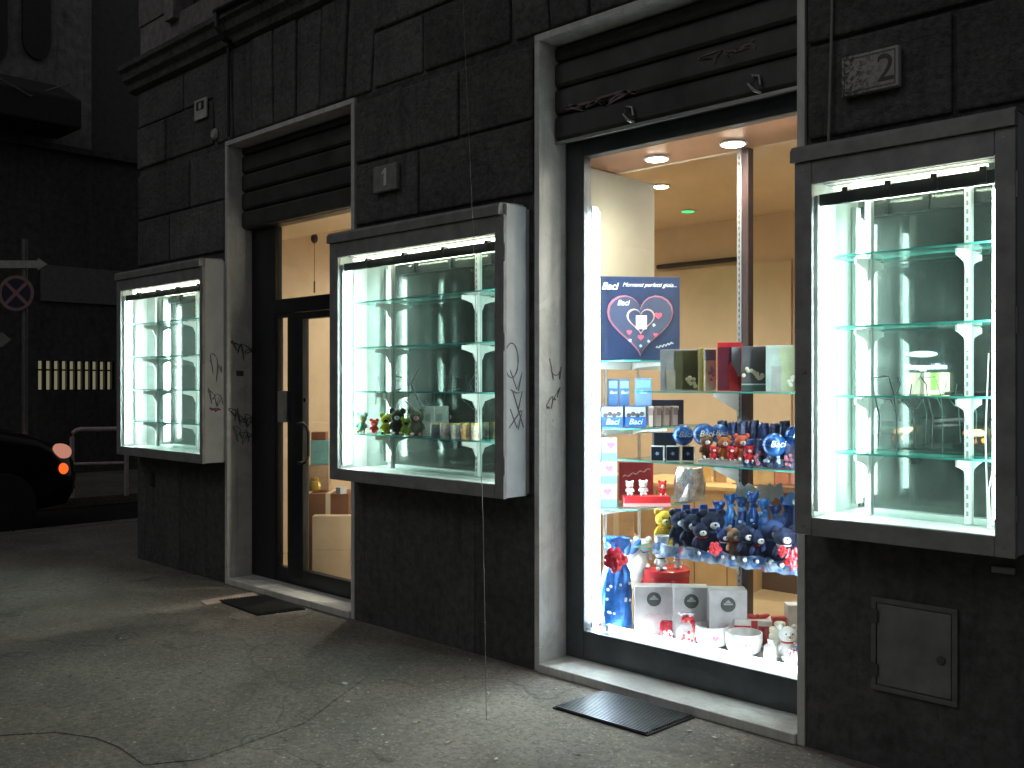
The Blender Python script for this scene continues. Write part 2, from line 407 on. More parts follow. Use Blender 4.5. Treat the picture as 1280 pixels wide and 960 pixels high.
# scrawled graffiti on the left jamb
def scrawl(mb, origin, ux, uz, w, h, n, width, nrm, loops=6, seed=0):
    rnd = random.Random(seed); O = Vector(origin); ux = Vector(ux); uz = Vector(uz)
    pts = []
    for i in range(n*loops):
        t = i/(n*loops-1); a = i/n*2*math.pi
        pts.append(O+ux*(t*w+math.sin(a*1.0)*w*.13*(1+.5*math.sin(a*.37)))+uz*(h*.5*math.cos(a+1.3*math.sin(a*.5))*(.6+.4*math.sin(a*.31+seed))+h*.12*math.sin(t*9)))
    mb.stroke(pts, width, nrm)
mb = MB()
scrawl(mb, (L(D0)+.002, .03, 1.79), (0, 1, -.35), (0, 0, 1), .19, .13, 9, .008, (1, 0, 0), 5, 3)
mb.build('graffiti', M_PEN, lj); mb = MB()
scrawl(mb, (L(D0)+.002, .02, 1.28), (0, 1, -.5), (0, 0, 1), .2, .12, 9, .007, (1, 0, 0), 7, 4)
mb.build('graffiti', M_PEN, lj); mb = MB()
scrawl(mb, (L(D0)+.002, .05, 1.12), (0, 1, -.2), (0, 0, 1), .15, .12, 9, .005, (1, 0, 0), 6, 7)
mb.build('graffiti', M_PEN, lj)
MB().box(L(D0)+.001, L(D0)+.004, .07, .13, 1.56, 1.60).build('sticker', paint((.10, .08, .08), .6), lj)
mb = MB(); scrawl(mb, (L(V0)+.002, .07, 1.55), (0, .2, 0), (0, 0, 1), .5, .22, 9, .004, (1, 0, 0), 2, 9)
mb.build('graffiti', M_PEN, wj); mb = MB()
scrawl(mb, (L(V0)+.002, .05, 1.36), (0, .3, .3), (0, 0, 1), .35, .06, 9, .004, (1, 0, 0), 4, 12)
mb.build('graffiti', M_PEN, wj)
# roller shutters over both openings
def shutter(a, b, zb):
    mb = MB(); z = zb
    while z < OT-.005:
        z1 = min(z+.137, OT-.002)
        mb.prism([(.13, z+.004), (.115, z+.02), (.115, z1-.02), (.13, z1-.004), (.16, z1-.004), (.16, z+.004)], L(a)+.004, L(b)-.004, 'x'); z += .14
    return mb.build('roller_shutter', M_SHUT, bld)
shutter(D0, D1, 2.675); sh = shutter(V0, V1, 2.785)
MB().box(L(D0)+.004, L(D1)-.004, .161, .26, 2.675, OT-.002).build('shutter_box', M_SHUT, bld)
MB().box(L(V0)+.004, L(V1)-.004, .161, .26, 2.785, OT-.002).build('shutter_box', M_SHUT, bld)
# faint spray tag on the shutters
mb = MB(); scrawl(mb, (L(V0)+.10, .112, 2.93), (1, 0, 0), (0, 0, 1), .45, .06, 9, .012, (0, -1, 0), 5, 21)
mb.build('graffiti', paint((.22, .15, .15), .7), sh); mb = MB()
scrawl(mb, (L(V0)+.9, .112, 3.0), (1, 0, 0), (0, 0, 1), .3, .06, 9, .006, (0, -1, 0), 5, 23)
mb.build('graffiti', paint((.22, .15, .15), .7), sh)

# ---- glazed shop door (frame, sidelight, leaf)
dy0, dy1 = .20, .26
df = MB()
xa = L(-6.505)
df.box(L(D0)+.002, L(-6.21), dy0, dy1, .045, 2.67)
df.box(L(-6.21), L(D1)-.002, dy0, dy1, 2.60, 2.67) if False else None
df.box(L(-6.21), L(D1)-.002, dy0, dy1, 2.02, 2.125)
df.box(L(-5.06), L(D1)-.002, dy0, dy1, .045, 2.02); df.box(L(-5.06), L(D1)-.002, dy0, dy1, 2.125, 2.67)
df.box(L(-6.21), L(-5.06), dy0, dy1, .045, .06)
fr = df.build('door_frame', M_BLACK, bld, bevel=.003)
MB().box(L(-6.21), L(-5.06), .228, .234, 2.125, 2.67).build('transom_pane', M_GLASS, fr)
sl = MB(); sl.box(L(-6.208), L(-6.185), .205, .255, .06, 2.018); sl.box(L(-6.055), L(-5.965), .205, .255, .06, 2.018)
sl.box(L(-6.185), L(-6.055), .205, .255, .06, .155); sl.box(L(-6.185), L(-6.055), .205, .255, 1.99, 2.018)
side = sl.build('side_door', M_BLACK, bld, bevel=.003)
MB().box(L(-6.185), L(-6.055), .228, .234, .155, 1.99).build('pane', M_GLASS, side)
dl = MB(); dl.box(L(-5.96), L(-5.845), .195, .25, .06, 2.015); dl.box(L(-5.17), L(-5.065), .195, .25, .06, 2.015)
dl.box(L(-5.845), L(-5.17), .195, .25, .06, .165); dl.box(L(-5.845), L(-5.17), .195, .25, 1.965, 2.015)
leaf = dl.build('shop_door', M_BLACK, bld, bevel=.003)
MB().box(L(-5.845), L(-5.17), .22, .226, .165, 1.965).build('pane', M_GLASS, leaf)
hx = L(-5.80)+.04
MB().tube([(hx-.06, .19, 1.22), (hx-.04, .13, 1.22), (hx+.03, .12, 1.22), (hx+.08, .12, 1.20), (hx+.10, .12, 1.16), (hx+.10, .12, 1.0), (hx+.08, .12, .96), (hx+.03, .12, .94), (hx-.04, .13, .94), (hx-.06, .19, .94)], .011).build('handle', M_BLACK, leaf, smooth=True)
MB().box(hx-.06, hx-.03, .185, .194, 1.37, 1.40).build('lock', M_BLACK, leaf)
MB().box(L(-6.16), L(-6.04), .19, .204, 1.22, 1.45).build('lock_plate', M_METAL, side)

# ---- shop window frame
wf = MB(); wy0, wy1 = .205, .265
wf.box(L(V0)+.002, L(-3.245), wy0, wy1, .045, 2.785); wf.box(L(-1.985), L(V1)-.002, wy0, wy1, .045, 2.785)
wf.box(L(-3.245), L(-1.985), wy0, wy1, 2.70, 2.785); wf.box(L(-3.245), L(-1.985), wy0, wy1, .045, .198)
frm = wf.build('window_frame', M_FRAME, bld, bevel=.004)
MB().box(L(-3.245), L(-1.985), .228, .236, .198, 2.70).build('pane', M_GLASS, frm)
MB().box(L(V0)+.002, L(V1)-.002, .118, .135, 2.768, 2.783).build('metal_trim', M_METAL, frm)
for px in (783, 940):
    x = XW(px, .1); MB().tube([(L(x)+.03, .125, 2.79), (L(x)+.01, .10, 2.80), (L(x)-.02, .10, 2.835), (L(x)-.0, .10, 2.87), (L(x)+.035, .10, 2.86), (L(x)+.04, .10, 2.82)], .007).build('hook', M_METAL, frm, smooth=True)

# ---- interior room
MB().box(L(-7.30), L(2), .27, 4.25, -.05, .04).build('shop_floor', M_FLOOR, bld)
MB().box(L(-7.30), L(2), .66, 4.25, 3.0, 3.1).build('shop_ceiling', M_CEIL, bld)
mb = MB(); mb.box(L(-7.30), L(2), 4.0, 4.15, .04, 3.0); mb.box(L(-7.30), L(-7.18), .27, 4.0, .04, 3.0); mb.box(L(1.8), L(2), .27, 4.0, .04, 3.0)
for (a, b) in ((-7.18, D0-JT-.01), (D1+JT+.01, V0-JT-.01), (V1+JT+.01, 1.8)): mb.box(L(a), L(b), .27, .32, .04, 3.0)
mb.build('shop_inner_wall', M_CREAM, bld)
MB().box(L(-7.18), L(-4.96), .27, .66, 2.68, 2.72).build('door_soffit', M_CREAM, bld)
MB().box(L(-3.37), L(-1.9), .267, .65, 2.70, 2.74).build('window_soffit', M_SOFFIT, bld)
MB().box(L(-7.18), L(1.8), .651, .68, 2.70, 2.999).build('bulkhead', M_CREAM, bld)
MB().box(L(-3.40), L(-1.88), .267, .82, .04, .197).build('window_deck', paint((.34, .34, .35), .5, 0, .1, 5), bld, bevel=.003)
MB().box(L(-3.395), L(-3.36), .33, 1.0, 1.72, 2.69).build('side_panel', paint((.36, .32, .24), .5, 0, .05, 2), bld)
x0 = XW(818, 3.9); x1 = XW(920, 3.9)
MB().tube([(L(x0), 3.95, 2.63), (L(x1), 3.95, 2.63)], .022).build('wall_rail', M_BLACK, bld)
MB().box(L(x0), L(x1)+.5, 3.965, 3.995, .04, 2.58).build('sliding_door', paint((.60, .48, .34), .6, 0, .05, 3), bld)

# downlights
def downlight(x, y, z, label, col=(1, .93, .8), e=26., r=.055, power=22., lit=True):
    t = thing('downlight', label, 'ceiling light', (x, y, z), group='round recessed ceiling lights in the shop')
    MB().lathe([(r*1.0, -.001), (r*1.25, -.004), (r*1.25, -.010), (r*1.05, -.012), (r*1.0, -.006)], seg=24).build('rim', M_STD, t, smooth=True)
    MB().lathe([(.001, -.008), (r*.98, -.008), (r*.98, -.014), (.001, -.015)], seg=24).build('lens', emit(col, e), t)
    if power:
        l = bpy.data.lights.new('downlight_lamp', 'SPOT'); l.energy = power; l.color = col; l.spot_size = R(150); l.spot_blend = .9; l.shadow_soft_size = .05
        o = bpy.data.objects.new('downlight_lamp', l); COL.objects.link(o); o.parent = t; o.location = (0, 0, -.03)
    return t
downlight(-2.98, .49, 2.70, 'left one of two bright round lights in the brown window soffit', power=15)
downlight(-2.52, .49, 2.70, 'right one of two bright round lights in the brown window soffit', power=15)
x, y = XY(826, 7.25); downlight(x, y, 3.0, 'small white round light in the cream ceiling behind the soffit', power=66)
x, y = XY(860, 8.29); downlight(x, y, 3.0, 'green tinted round light deep in the shop ceiling', (.06, .8, .22), .55, power=2)
for k, (x, y) in enumerate(((-1.9, 2.4), (-6.2, 1.6), (-6.2, 3.1), (-3.0, 1.6))):
    downlight(x, y, 3.0, ('ceiling light in the shop behind the right pier', 'ceiling light nearest behind the shop door', 'ceiling light at the back left of the shop', 'ceiling light just behind the window soffit')[k], power=(58, 42, 44, 46)[k])

t = thing('fluorescent_tube', 'upright warm tube lamp inside beside the shop door, hidden by the pier', 'lamp', (-5.04, .40, .3))
MB().tube([(0, 0, 0), (0, 0, 2.2)], .014, 12).build('tube', TUBE_D, t, smooth=True); MB().box(.016, .035, -.02, .03, -.03, 2.23).build('batten', M_WHITE, t)
# ------------------------------------------------------------------ display cases
def case(c, name_label, idx):
    ox = c['x0']; w = c['x1']-ox; g0 = c['g0']-ox; g1 = c['g1']-ox; h = CT-CB
    gz0, gz1 = .98-CB, 2.28-CB
    t = thing('display_case', name_label, 'display case', (ox, 0, CB), group='glazed display cases hung on the shop front')
    # outer metal shell standing off the wall
    s = MB(); s.box(0, .006, -.165, -.014, 0, h); s.box(w-.006, w, -.165, -.014, 0, h); s.box(.006, w-.006, -.165, -.014, 0, .006)
    s.box(.006, w-.006, -.165, -.014, h-.006, h)
    shell = s.build('side_panel', M_SIDE, t)
    lin = MB(); a0, a1 = g0-.012, g1+.012; y0, y1 = -.164, .055
    lin.box(.008, a0, y0, y1, .008, h-.008); lin.box(a1, w-.008, y0, y1, .008, h-.008)
    lin.box(a0, a1, y0, y1, .008, gz0-.004)
    MB().box(a0, a1, y0, y1, gz1+.05, h-.008).build('lamp_housing', paint((.12, .12, .11), .5), t)
    MB().box(a0+.03, a1-.03, -.13, -.07, gz1+.006, gz1+.02).build('light_shield', paint((.10, .10, .10), .4), t)  # dark plate added over the top tube to block light on the lining
    lin.build('inner_lining', M_WHITE, t)
    MB().box(a0, a1, .045, .055, gz0-.004, gz1+.03).build('mirror_back', M_MIRROR, t)
    fm = MB(); f0, f1 = -.192, -.166
    fm.box(-.004, g0, f0, f1, -.004, h-.058); fm.box(g1, w+.004, f0, f1, -.004, h-.058)
    fm.box(g0, g1, f0, f1, -.004, gz0); fm.box(g0, g1, f0, f1, gz1, h-.058)
    door = fm.build('door_frame', M_CASE, t, bevel=.004)
    MB().lathe([(.001, -.006), (.009, -.006), (.011, 0)], c=(g0-.03, f0, h*.42), axis='y', seg=14).build('lock', M_METAL, door)
    for zz in (.03, h-.09):
        for xx in (g0*.5, (g1+w)*.5): MB().lathe([(.001, -.002), (.005, -.002), (.006, 0)], c=(xx, f0, zz), axis='y', seg=10).build('screw', M_METAL, door)
    MB().box(g0, g1, -.181, -.176, gz0, gz1).build('pane', M_CGLASS, door)
    for z in (.12, h/2, h-.3): MB().tube([(w+.006, -.185, z), (w+.006, -.185, z+.09)], .006).build('hinge', M_METAL, door)
    MB().prism([(-.205, h-.057), (-.205, h-.012), (-.19, h+.006), (-.01, h+.016), (-.01, h-.0), (-.165, h+.001), (-.165, h-.057)], -.016, w+.005 if idx == 2 else w-.02, 'x').build('top_cap', paint((.27, .27, .27), .5, .2, .2, 12, .2), t)
    # tubes
    tx = g0+.028
    MB().tube([(tx, -.125, gz0+.05), (tx, -.125, gz1-.10)], .012, 10).build('tube_light', TUBE_C, t)
    MB().tube([(g1-.016, -.13, gz0+.05), (g1-.016, -.13, gz1-.10)], .009, 10).build('tube_light', TUBE_C2, t)
    MB().box(g0-.006, g0+.012, -.16, -.09, gz0+.02, gz1-.04).build('tube_holder', M_WHITE, t)
    MB().tube([(g0+.05, -.10, gz1-.012), (g1-.05, -.10, gz1-.012)], .009, 10).build('tube_light', TUBE_TOP, t)
    rl = MB(); rl.box(g0+.01, g1-.004, -.15, -.135, gz1-.082, gz1-.036); 
    n = 4
    for k in range(n): xx = g0+(g1-g0)*(k+.7)/n; rl.box(xx-.012, xx+.012, -.156, -.12, gz1-.08, gz1-.02)
    rl.build('blind_rail', M_BLACK, t)
    # standards, brackets, shelves
    zs = [z-CB for z in (2.0, 1.722, 1.452, c.get('low', 1.19))]
    for sx in c['s']:
        x = sx-ox; st = MB(); st.box(x-.011, x+.011, .028, .044, gz0, gz1-.01); std = st.build('shelf_standard', M_STD, t)
        sl_ = MB(); z = gz0+.03
        while z < gz1-.05: sl_.box(x-.004, x+.004, .0272, .0279, z, z+.018); z += .032
        sl_.build('slots', paint((.25, .27, .26), .6), std)
        for z in zs:
            MB().prism([(.028, z-.008), (-.085, z-.008), (-.085, z-.03), (-.05, z-.036), (.0, z-.05), (.015, z-.08), (.028, z-.10)], x-.004, x+.004, 'x').build('bracket', M_WHITE, t)
            MB().box(x-.013, x+.013, -.04, .027, z-.0075, z-.005).build('bracket_pad', M_WHITE, t)
    for z in zs:
        sh = MB(); sh.box(a0+.045, a1-.006, -.115, .040, z-.004, z+.004)
        sh.b.faces.ensure_lookup_table()
        for f in sh.b.faces:
            if abs(f.calc_center_median().z-z) < .001: f.material_index = 1
        sh.build('glass_shelf', [M_SHELF, M_EDGE], t)
    return t, door, shell, g0, g1, gz0, gz1, w, h
cs = [case(CASES[0], 'empty lit display case on the far left pier by the street corner', 0),
      case(CASES[1], 'lit display case between door and shop window with toys on its lowest shelf', 1),
      case(dict(CASES[2], low=1.23), 'narrow empty lit display case at the right with loose white cables inside', 2)]
# graffiti on case sides and panes
t, door, shell, g0, g1, gz0, gz1, w, h = cs[1]
mb = MB()
def wallpts(y0, pts, x): return [(x, y0+a*.9, b) for a, b in pts]
n = (1, 0, 0); xx = w+.001
mb.stroke([(xx, -.13+.05*math.cos(a/4)*(1), 1.62-.91+.09*math.sin(a/4)-.0) for a in range(0, 27)], .006, n)
for z0, s in ((.60, 1), (.50, -1), (.40, 1)):
    mb.stroke([(xx, -.14, z0+.06), (xx, -.09, z0-.04*s), (xx, -.05, z0+.05), (xx, -.08, z0-.05)], .006, n)
mb.stroke([(xx, -.15, .36), (xx, -.06, .45)], .006, n); mb.stroke([(xx, -.12, .55), (xx, -.04, .36)], .006, n)
mb.build('graffiti', M_PEN, shell)
mb = MB(); yy = -.1825; nn = (0, -1, 0)
def PX(px, py, Y=-.18, ox=0): d = dep(px, Y); return (XY(px, d)[0]-ox, yy, ZZ(py, d)-CB)
ox = CASES[1]['x0']
for poly in ([(470, 505), (473, 470), (482, 508), (487, 468)], [(493, 468), (494, 506)], [(492, 470), (503, 472)], [(494, 488), (502, 486)], [(510, 468), (511, 500), (518, 478)], [(525, 460), (514, 480), (532, 520), (533, 500)], [(505, 500), (520, 514)]):
    mb.stroke([PX(a, b, ox=ox) for a, b in poly], .006, nn, .001)
mb.build('graffiti', M_SCR, door)
t, door, shell, g0, g1, gz0, gz1, w, h = cs[2]
mb = MB(); ox = CASES[2]['x0']
for poly in ([(1072, 484), (1078, 500), (1090, 470), (1096, 505), (1100, 520), (1098, 560)], [(1088, 473), (1112, 470)], [(1112, 473), (1118, 494), (1121, 520), (1121, 572)], [(1122, 472), (1126, 480), (1120, 496)], [(1102, 498), (1114, 500), (1120, 514)],
             [(1130, 500), (1137, 510), (1146, 511), (1152, 500), (1146, 494), (1136, 494)], [(1142, 512), (1145, 560)], [(1160, 498), (1166, 520), (1165, 560)], [(1140, 480), (1138, 494)], [(1150, 470), (1158, 480), (1160, 498)]):
    mb.stroke([PX(a, b, ox=ox) for a, b in poly], .0035, nn, .001)
mb.build('graffiti', M_SCR, door)
mb = MB()
mb.tube([(g1-.03, -.08, gz1-.05), (g1-.028, -.08, 1.0), (g1-.03, -.08, .47)], .004, 6)
mb.tube([(g1-.03, -.08, .47), (g1-.03, -.08, .43)], .008, 6)
mb.tube([(g1-.07, .02, gz1-.05), (g1-.07, .01, .5), (g1-.055, -.02, .3), (g1-.07, -.03, .2), (g1-.06, -.04, gz0)], .0025, 6)
mb.tube([(g1-.02, -.05, gz1-.05), (g1-.012, -.05, .6), (g1-.03, -.05, .3), (g1-.05, -.05, gz0+.02)], .0025, 6)
mb.tube([(g1-.085, .02, .7), (g1-.09, .0, .4), (g1-.075, -.02, gz0)], .0025, 6)
tag(mb.build('loose_cables', paint((.75, .76, .74), .5), None, loc=(ox, 0, CB)), 'loose white electric cables dangling inside the narrow right display case', 'cable')
t, door, shell, g0, g1, gz0, gz1, w, h = cs[0]
mb = MB(); scrawl(mb, (w+.002, -.13, .72), (0, 1, -.4), (0, 0, 1), .11, .2, 9, .006, (1, 0, 0), 3, 31); mb.build('graffiti', M_PEN, shell); mb = MB(); scrawl(mb, (w+.002, -.14, .5), (0, 1, -.5), (0, 0, 1), .12, .12, 9, .005, (1, 0, 0), 5, 33)
mb.build('graffiti', M_PEN, shell)
mb = MB(); scrawl(mb, (w+.003, -.13, .40), (0, 1, -.1), (0, 0, 1), .09, .03, 9, .008, (1, 0, 0), 5, 34); mb.build('graffiti', M_PENR, shell)

# ------------------------------------------------------------------ wall fittings
def plaque(px0, px1, py0, py1, th=.02):
    Y = -.012; xa, xb = XW(px0, Y), XW(px1, Y); zb = ZW((px0+px1)/2, py1, Y); zt = ZW((px0+px1)/2, py0, Y); return xa, xb, zb, zt
xa, xb, zb, zt = plaque(1056, 1127, 84, 112)
zb, zt = ZW(1056, 124, -.012), ZW(1056, 75, -.012)
t = thing('number_plaque', 'worn marble plaque with the number 2 above the right display case', 'plaque', (xa, -.012, zb))
W_, H_ = xb-xa, zt-zb
def wornstone():
    m, nt, out = newmat('worn_marble'); p = principled(nt, out, .8)
    tc = nt.nodes.new('ShaderNodeTexCoord'); n = noise(nt, 45, 5, .8)
    sx = nt.nodes.new('ShaderNodeSeparateXYZ'); nt.links.new(tc.outputs['Object'], sx.inputs[0])
    mr = nt.nodes.new('ShaderNodeMapRange'); mr.inputs[1].default_value = .05; mr.inputs[2].default_value = .22; mr.inputs[3].default_value = .9; mr.inputs[4].default_value = .05
    nt.links.new(sx.outputs[0], mr.inputs[0])
    mm = nt.nodes.new('ShaderNodeMath'); mm.operation = 'MULTIPLY'; nt.links.new(ramp(nt, n, [(.47, 0.), (.55, 1.)]), mm.inputs[0]); nt.links.new(mr.outputs[0], mm.inputs[1])
    nt.links.new(mixc(nt, (.42, .41, .40), (.07, .065, .065), mm.outputs[0]), p.inputs['Base Color']); return m
MB().box(0, W_, -.03, 0, 0, H_).build('slab', wornstone(), t, bevel=.004)
q = MB(); e = .012; dk = paint((.08, .08, .08), .7)
q.box(e, W_-e, -.0315, -.0302, e, e+.003); q.box(e, W_-e, -.0315, -.0302, H_-e-.003, H_-e); q.box(e, e+.003, -.0315, -.0302, e+.004, H_-e-.004); q.box(W_-e-.003, W_-e, -.0315, -.0302, e+.004, H_-e-.004)
q.build('border', dk, t); text('numeral', '2', H_*.95, dk, t, (W_*.78, -.031, H_*.48))
xa, xb = XW(471, -.012), XW(500, -.012); zb, zt = ZW(471, 243, -.012), ZW(500, 203, -.012)
t = thing('number_tile', 'small weathered stone tile with a raised figure 1 above the centre case', 'plaque', (xa, -.012, zb))
MB().box(0, xb-xa, -.03, 0, 0, zt-zb).build('tile', paint((.24, .24, .23), .8, 0, .25, 20, .3), t, bevel=.006)
cx_ = (xb-xa)*.55; hz_ = zt-zb
MB().prism([(cx_-.012, hz_*.2), (cx_+.012, hz_*.2), (cx_+.012, hz_*.85), (cx_-.006, hz_*.85), (cx_-.035, hz_*.68), (cx_-.028, hz_*.62), (cx_-.012, hz_*.70)], -.036, -.0302).build('numeral', paint((.66, .66, .64), .8), t)
xa, xb = XW(245, -.012), XW(260, -.012); zb, zt = ZW(245, 152, -.012), ZW(260, 121, -.012)
t = thing('wall_notice', 'small pale framed notice high on the left pier', 'sign', (xa, -.015, zb)); W_, H_ = xb-xa, zt-zb
MB().box(0, W_, -.012, 0, 0, H_).build('frame', paint((.5, .5, .48), .6), t, bevel=.002)
MB().box(W_*.18, W_*.82, -.014, -.0125, H_*.45, H_*.88).build('panel', paint((.03, .03, .03), .6), t)
MB().box(W_*.4, W_*.6, -.016, -.0145, H_*.5, H_*.8).build('figure', paint((.5, .5, .48), .6), t)
x, z = XW(269, -.01), ZW(269, 168, -.01)
tag(MB().lathe([(.001, -.02), (.03, -.02), (.045, -.004), (.045, 0)], axis='y', seg=18).build('round_cover', paint((.42, .42, .40), .7), None, loc=(x, -.012, z), smooth=True), 'small pale round cap on the stone just below the framed notice', 'cover')
# meter hatch
xa, xb = XW(1090, -.004), XW(1198, -.004); zb, zt = ZW(1090, 860, -.004), ZW(1090, 745, -.004)
t = thing('meter_hatch', 'square grey metal hatch in the plinth under the right display case', 'hatch', (xa, -.004, zb)); W_, H_ = xb-xa, zt-zb
mb = MB(); mb.box(0, W_, -.012, 0, 0, .02); mb.box(0, W_, -.012, 0, H_-.02, H_); mb.box(0, .02, -.012, 0, .02, H_-.02); mb.box(W_-.02, W_, -.012, 0, .02, H_-.02)
mb.build('frame', paint((.16, .16, .16), .6, .3), t, bevel=.002)
MB().box(.023, W_-.023, -.009, 0, .023, H_-.023).build('door', paint((.20, .20, .20), .6, .2, .25, 8, .2), t, bevel=.003)
for z in (.22*H_, .8*H_): MB().box(-.005, .03, -.02, -.0125, z-.025, z+.025).build('hinge', dk, t)
MB().lathe([(.001, -.016), (.014, -.016), (.018, -.0095)], c=(W_*.82, 0, H_*.45), axis='y', seg=14).build('lock', dk, t)
xa, xb = XW(1241, -.004), XW(1270, -.004); z = ZW(1255, 712, -.004)
tag(MB().box(0, xb-xa, -.02, 0, -.012, .012).build('letter_slot', paint((.3, .3, .3), .5, .6), None, loc=(xa, -.004, z), bevel=.003), 'small metal plate on the wall at the right edge below the case', 'plate')
x = XW(188, -.02); z = ZW(188, 597, -.02)
tag(MB().box(-.04, .04, -.03, 0, -.05, .05).box(-.02, .02, -.036, -.0302, -.03, .03).build('socket_box', paint((.06, .06, .06), .6), None, loc=(x, -.004, z), bevel=.004), 'small dark box on the plinth under the far left case', 'box')
# lamp bracket and cable runs on upper storey
x = XW(272, -.12); xr = XW(345, -.12); z = ZZ(16, dep(272, -.12))
mb = MB(); mb.tube([(x, -.14, z), (xr, -.14, z-.02), (xr+.6, -.14, z+.03)], .022); mb.tube([(x+.02, -.14, z), (x+.03, -.14, z-.12), (x+.05, -.10, z-.2), (x+.05, -.012, z-.22)], .02)
mb.build('wall_bracket', M_BLACK); tag(bpy.data.objects['wall_bracket'], 'black iron bracket arm above the string course over the door', 'bracket')
x = XW(286, -.03)
tag(MB().tube([(x, -.035, 4.0), (x, -.03, 3.4), (x-.004, -.03, OT+.05)], .012).build('drain_cable', M_BLACK), 'black cable running down the stone beside the top left corner of the door surround', 'cable')
# thin hanging wire in front of the pier
mb = MB(); pts = []
for px, py in ((576, -60), (590, 260), (598, 480), (604, 660), (608, 900)):
    d = dep(px, -.73); xx_, yy_ = XY(px, d); pts.append((xx_, yy_, ZZ(py, d)))
tag(mb.tube(pts, .0014, 5).build('hanging_wire', paint((.17, .15, .14), .6)), 'thin pale wire hanging down in front of the pier beside the centre case', 'wire')
xx_ = XW(1040, -.02)
tag(MB().tube([(xx_, -.02, 4.0), (xx_, -.02, 3.0), (xx_-.01, -.03, 2.46)], .006).build('wall_cable', paint((.25, .24, .23), .6)), 'thin grey cable running down the wall left of the number 2 plaque', 'cable')

# ------------------------------------------------------------------ grates
def grate(c4, label, nb):
    c4 = [Vector((*p, 0)) for p in c4]; cen = sum(c4, Vector())/4
    t = thing('floor_grate', label, 'grate', (cen.x, cen.y, 0), group='dark grates in the pavement'); A, B, C, D = [p-cen for p in c4]
    MB().prism([(p.x*1.0, p.y*1.0) for p in (A, B, C, D)], .001, .008, 'z').build('tray', paint((.025, .027, .03), .5, .4), t)
    mb = MB()
    for k in range(nb):
        u = (k+.5)/nb; p = A.lerp(D, u); q_ = B.lerp(C, u); dn = (q_-p).normalized(); nrm = Vector((-dn.y, dn.x, 0))*.004
        p = p+dn*.01; q_ = q_-dn*.01
        mb.prism([((p+nrm).x, (p+nrm).y), ((q_+nrm).x, (q_+nrm).y), ((q_-nrm).x, (q_-nrm).y), ((p-nrm).x, (p-nrm).y)], .0085, .016, 'z')
    mb.build('bars', paint((.10, .105, .11), .4, .6), t)
grate([GP(273, 752), GP(322, 770), GP(382, 762), GP(331, 745)], 'small dark floor grate in front of the shop door', 14)
grate([GP(691, 886), GP(809, 921), GP(868, 898), GP(753, 866)], 'larger dark floor grate below the shop window', 22)
# litter
for k, (px, py, r) in enumerate(((431, 855, .022), (435, 878, .012), (620, 950, .014), (893, 923, .014), (862, 915, .01), (880, 913, .008))):
    gx, gy = GP(px, py)
    o = MB().ball((0, 0, 0), (r, r*.6, .004), 8).build('litter', paint((.7, .7, .66), .8), None, loc=(gx, gy, .004), rz=k)
    tag(o, ('largest pale scrap of litter on the asphalt left of the centre pier', 'pale crumb of litter just in front of the largest scrap', 'white crumb of litter at the bottom edge of the pavement', 'white crumb of litter on the asphalt right of the large grate',
            'pale crumb of litter touching the right corner of the large grate', 'tiny pale crumb between grate and window step')[k], 'litter', 'scraps of litter on the pavement')
for k, (px, py) in enumerate(((250, 842), (520, 905), (610, 868), (337, 826), (150, 800), (720, 945), (560, 930))):
    gx, gy = GP(px, py); t = thing('cigarette_butt', ('cigarette butt in the open pavement at the left', 'cigarette butt below the centre pier', 'cigarette butt near the foot of the pale jamb', 'cigarette butt a step in front of the door grate', 'cigarette butt at the far left of the asphalt', 'cigarette butt at the bottom edge below the large grate', 'cigarette butt at the lower centre edge of the pavement')[k], 'litter', (gx, gy, .008), k*1.3, 'cigarette butts on the pavement')
    MB().tube([(-.014, 0, 0), (.006, 0, 0)], .0038, 8).build('paper', paint((.7, .7, .66), .8), t); MB().tube([(.0062, 0, 0), (.02, 0, 0)], .0039, 8).build('filter', paint((.5, .3, .13), .8), t)
# ------------------------------------------------------------------ shop window fittings
CAM = R(44)
S1, S2, S3 = 1.464, 1.104, .655; L1, L2, L3, DK = 1.632, 1.262, .822, .197
def up(px0, px1, d): return (px1-px0)*d/F
un = bpy.data.objects; 
x, y = XY(928, 4.91)
t = thing('shelf_unit', 'three glass shelves on a dark wooden upright in the shop window', 'shelf', (x, y, DK))
MB().box(.010, .045, -.02, .03, 0, 2.70-DK-.001).build('upright', M_WOOD, t)
std = MB().box(-.018, .007, -.022, .0, 0, 2.70-DK-.001).build('shelf_standard', paint((.34, .33, .33), .4, .3, .1, 9), t)
s = MB(); z = .02
while z < 2.45: s.box(-.009, -.003, -.0235, -.0222, z, z+.016); z += .03
s.build('slots', paint((.04, .04, .04), .6), std)
for z, x0 in ((S1, -3.03), (S2, -3.12), (S3, -3.02)):
    g = MB().box(x0-x, -1.93-x, .345-y, .66-y, z-DK-.009, z-DK-.001)
    for f in g.b.faces:
        if abs(f.calc_center_median().z-(z-DK-.005)) < .001: f.material_index = 1
    g.build('glass_shelf', [M_SHELF, M_EDGE], t)
    for bx in (-.008, .56):
        MB().prism([(-.025, z-DK-.01), (-.26, z-DK-.01), (-.26, z-DK-.025), (-.05, z-DK-.10), (-.025, z-DK-.13)], bx-.002, bx+.002, 'x').build('bracket', M_WHITE, t)
t = thing('corner_shelf_unit', 'stack of small glass shelves with white brackets at the left side of the shop window', 'shelf', (-3.36, .45, DK))
for py0, px in ((0, 755), (1, 798)):
    xx_, yy_ = XY(px, 5.45 if py0 == 0 else 5.75)
    MB().box(xx_+3.36-.008, xx_+3.36+.008, yy_-.45, yy_-.45+.016, 0, 2.70-DK-.001).build('shelf_standard', M_STD, t)
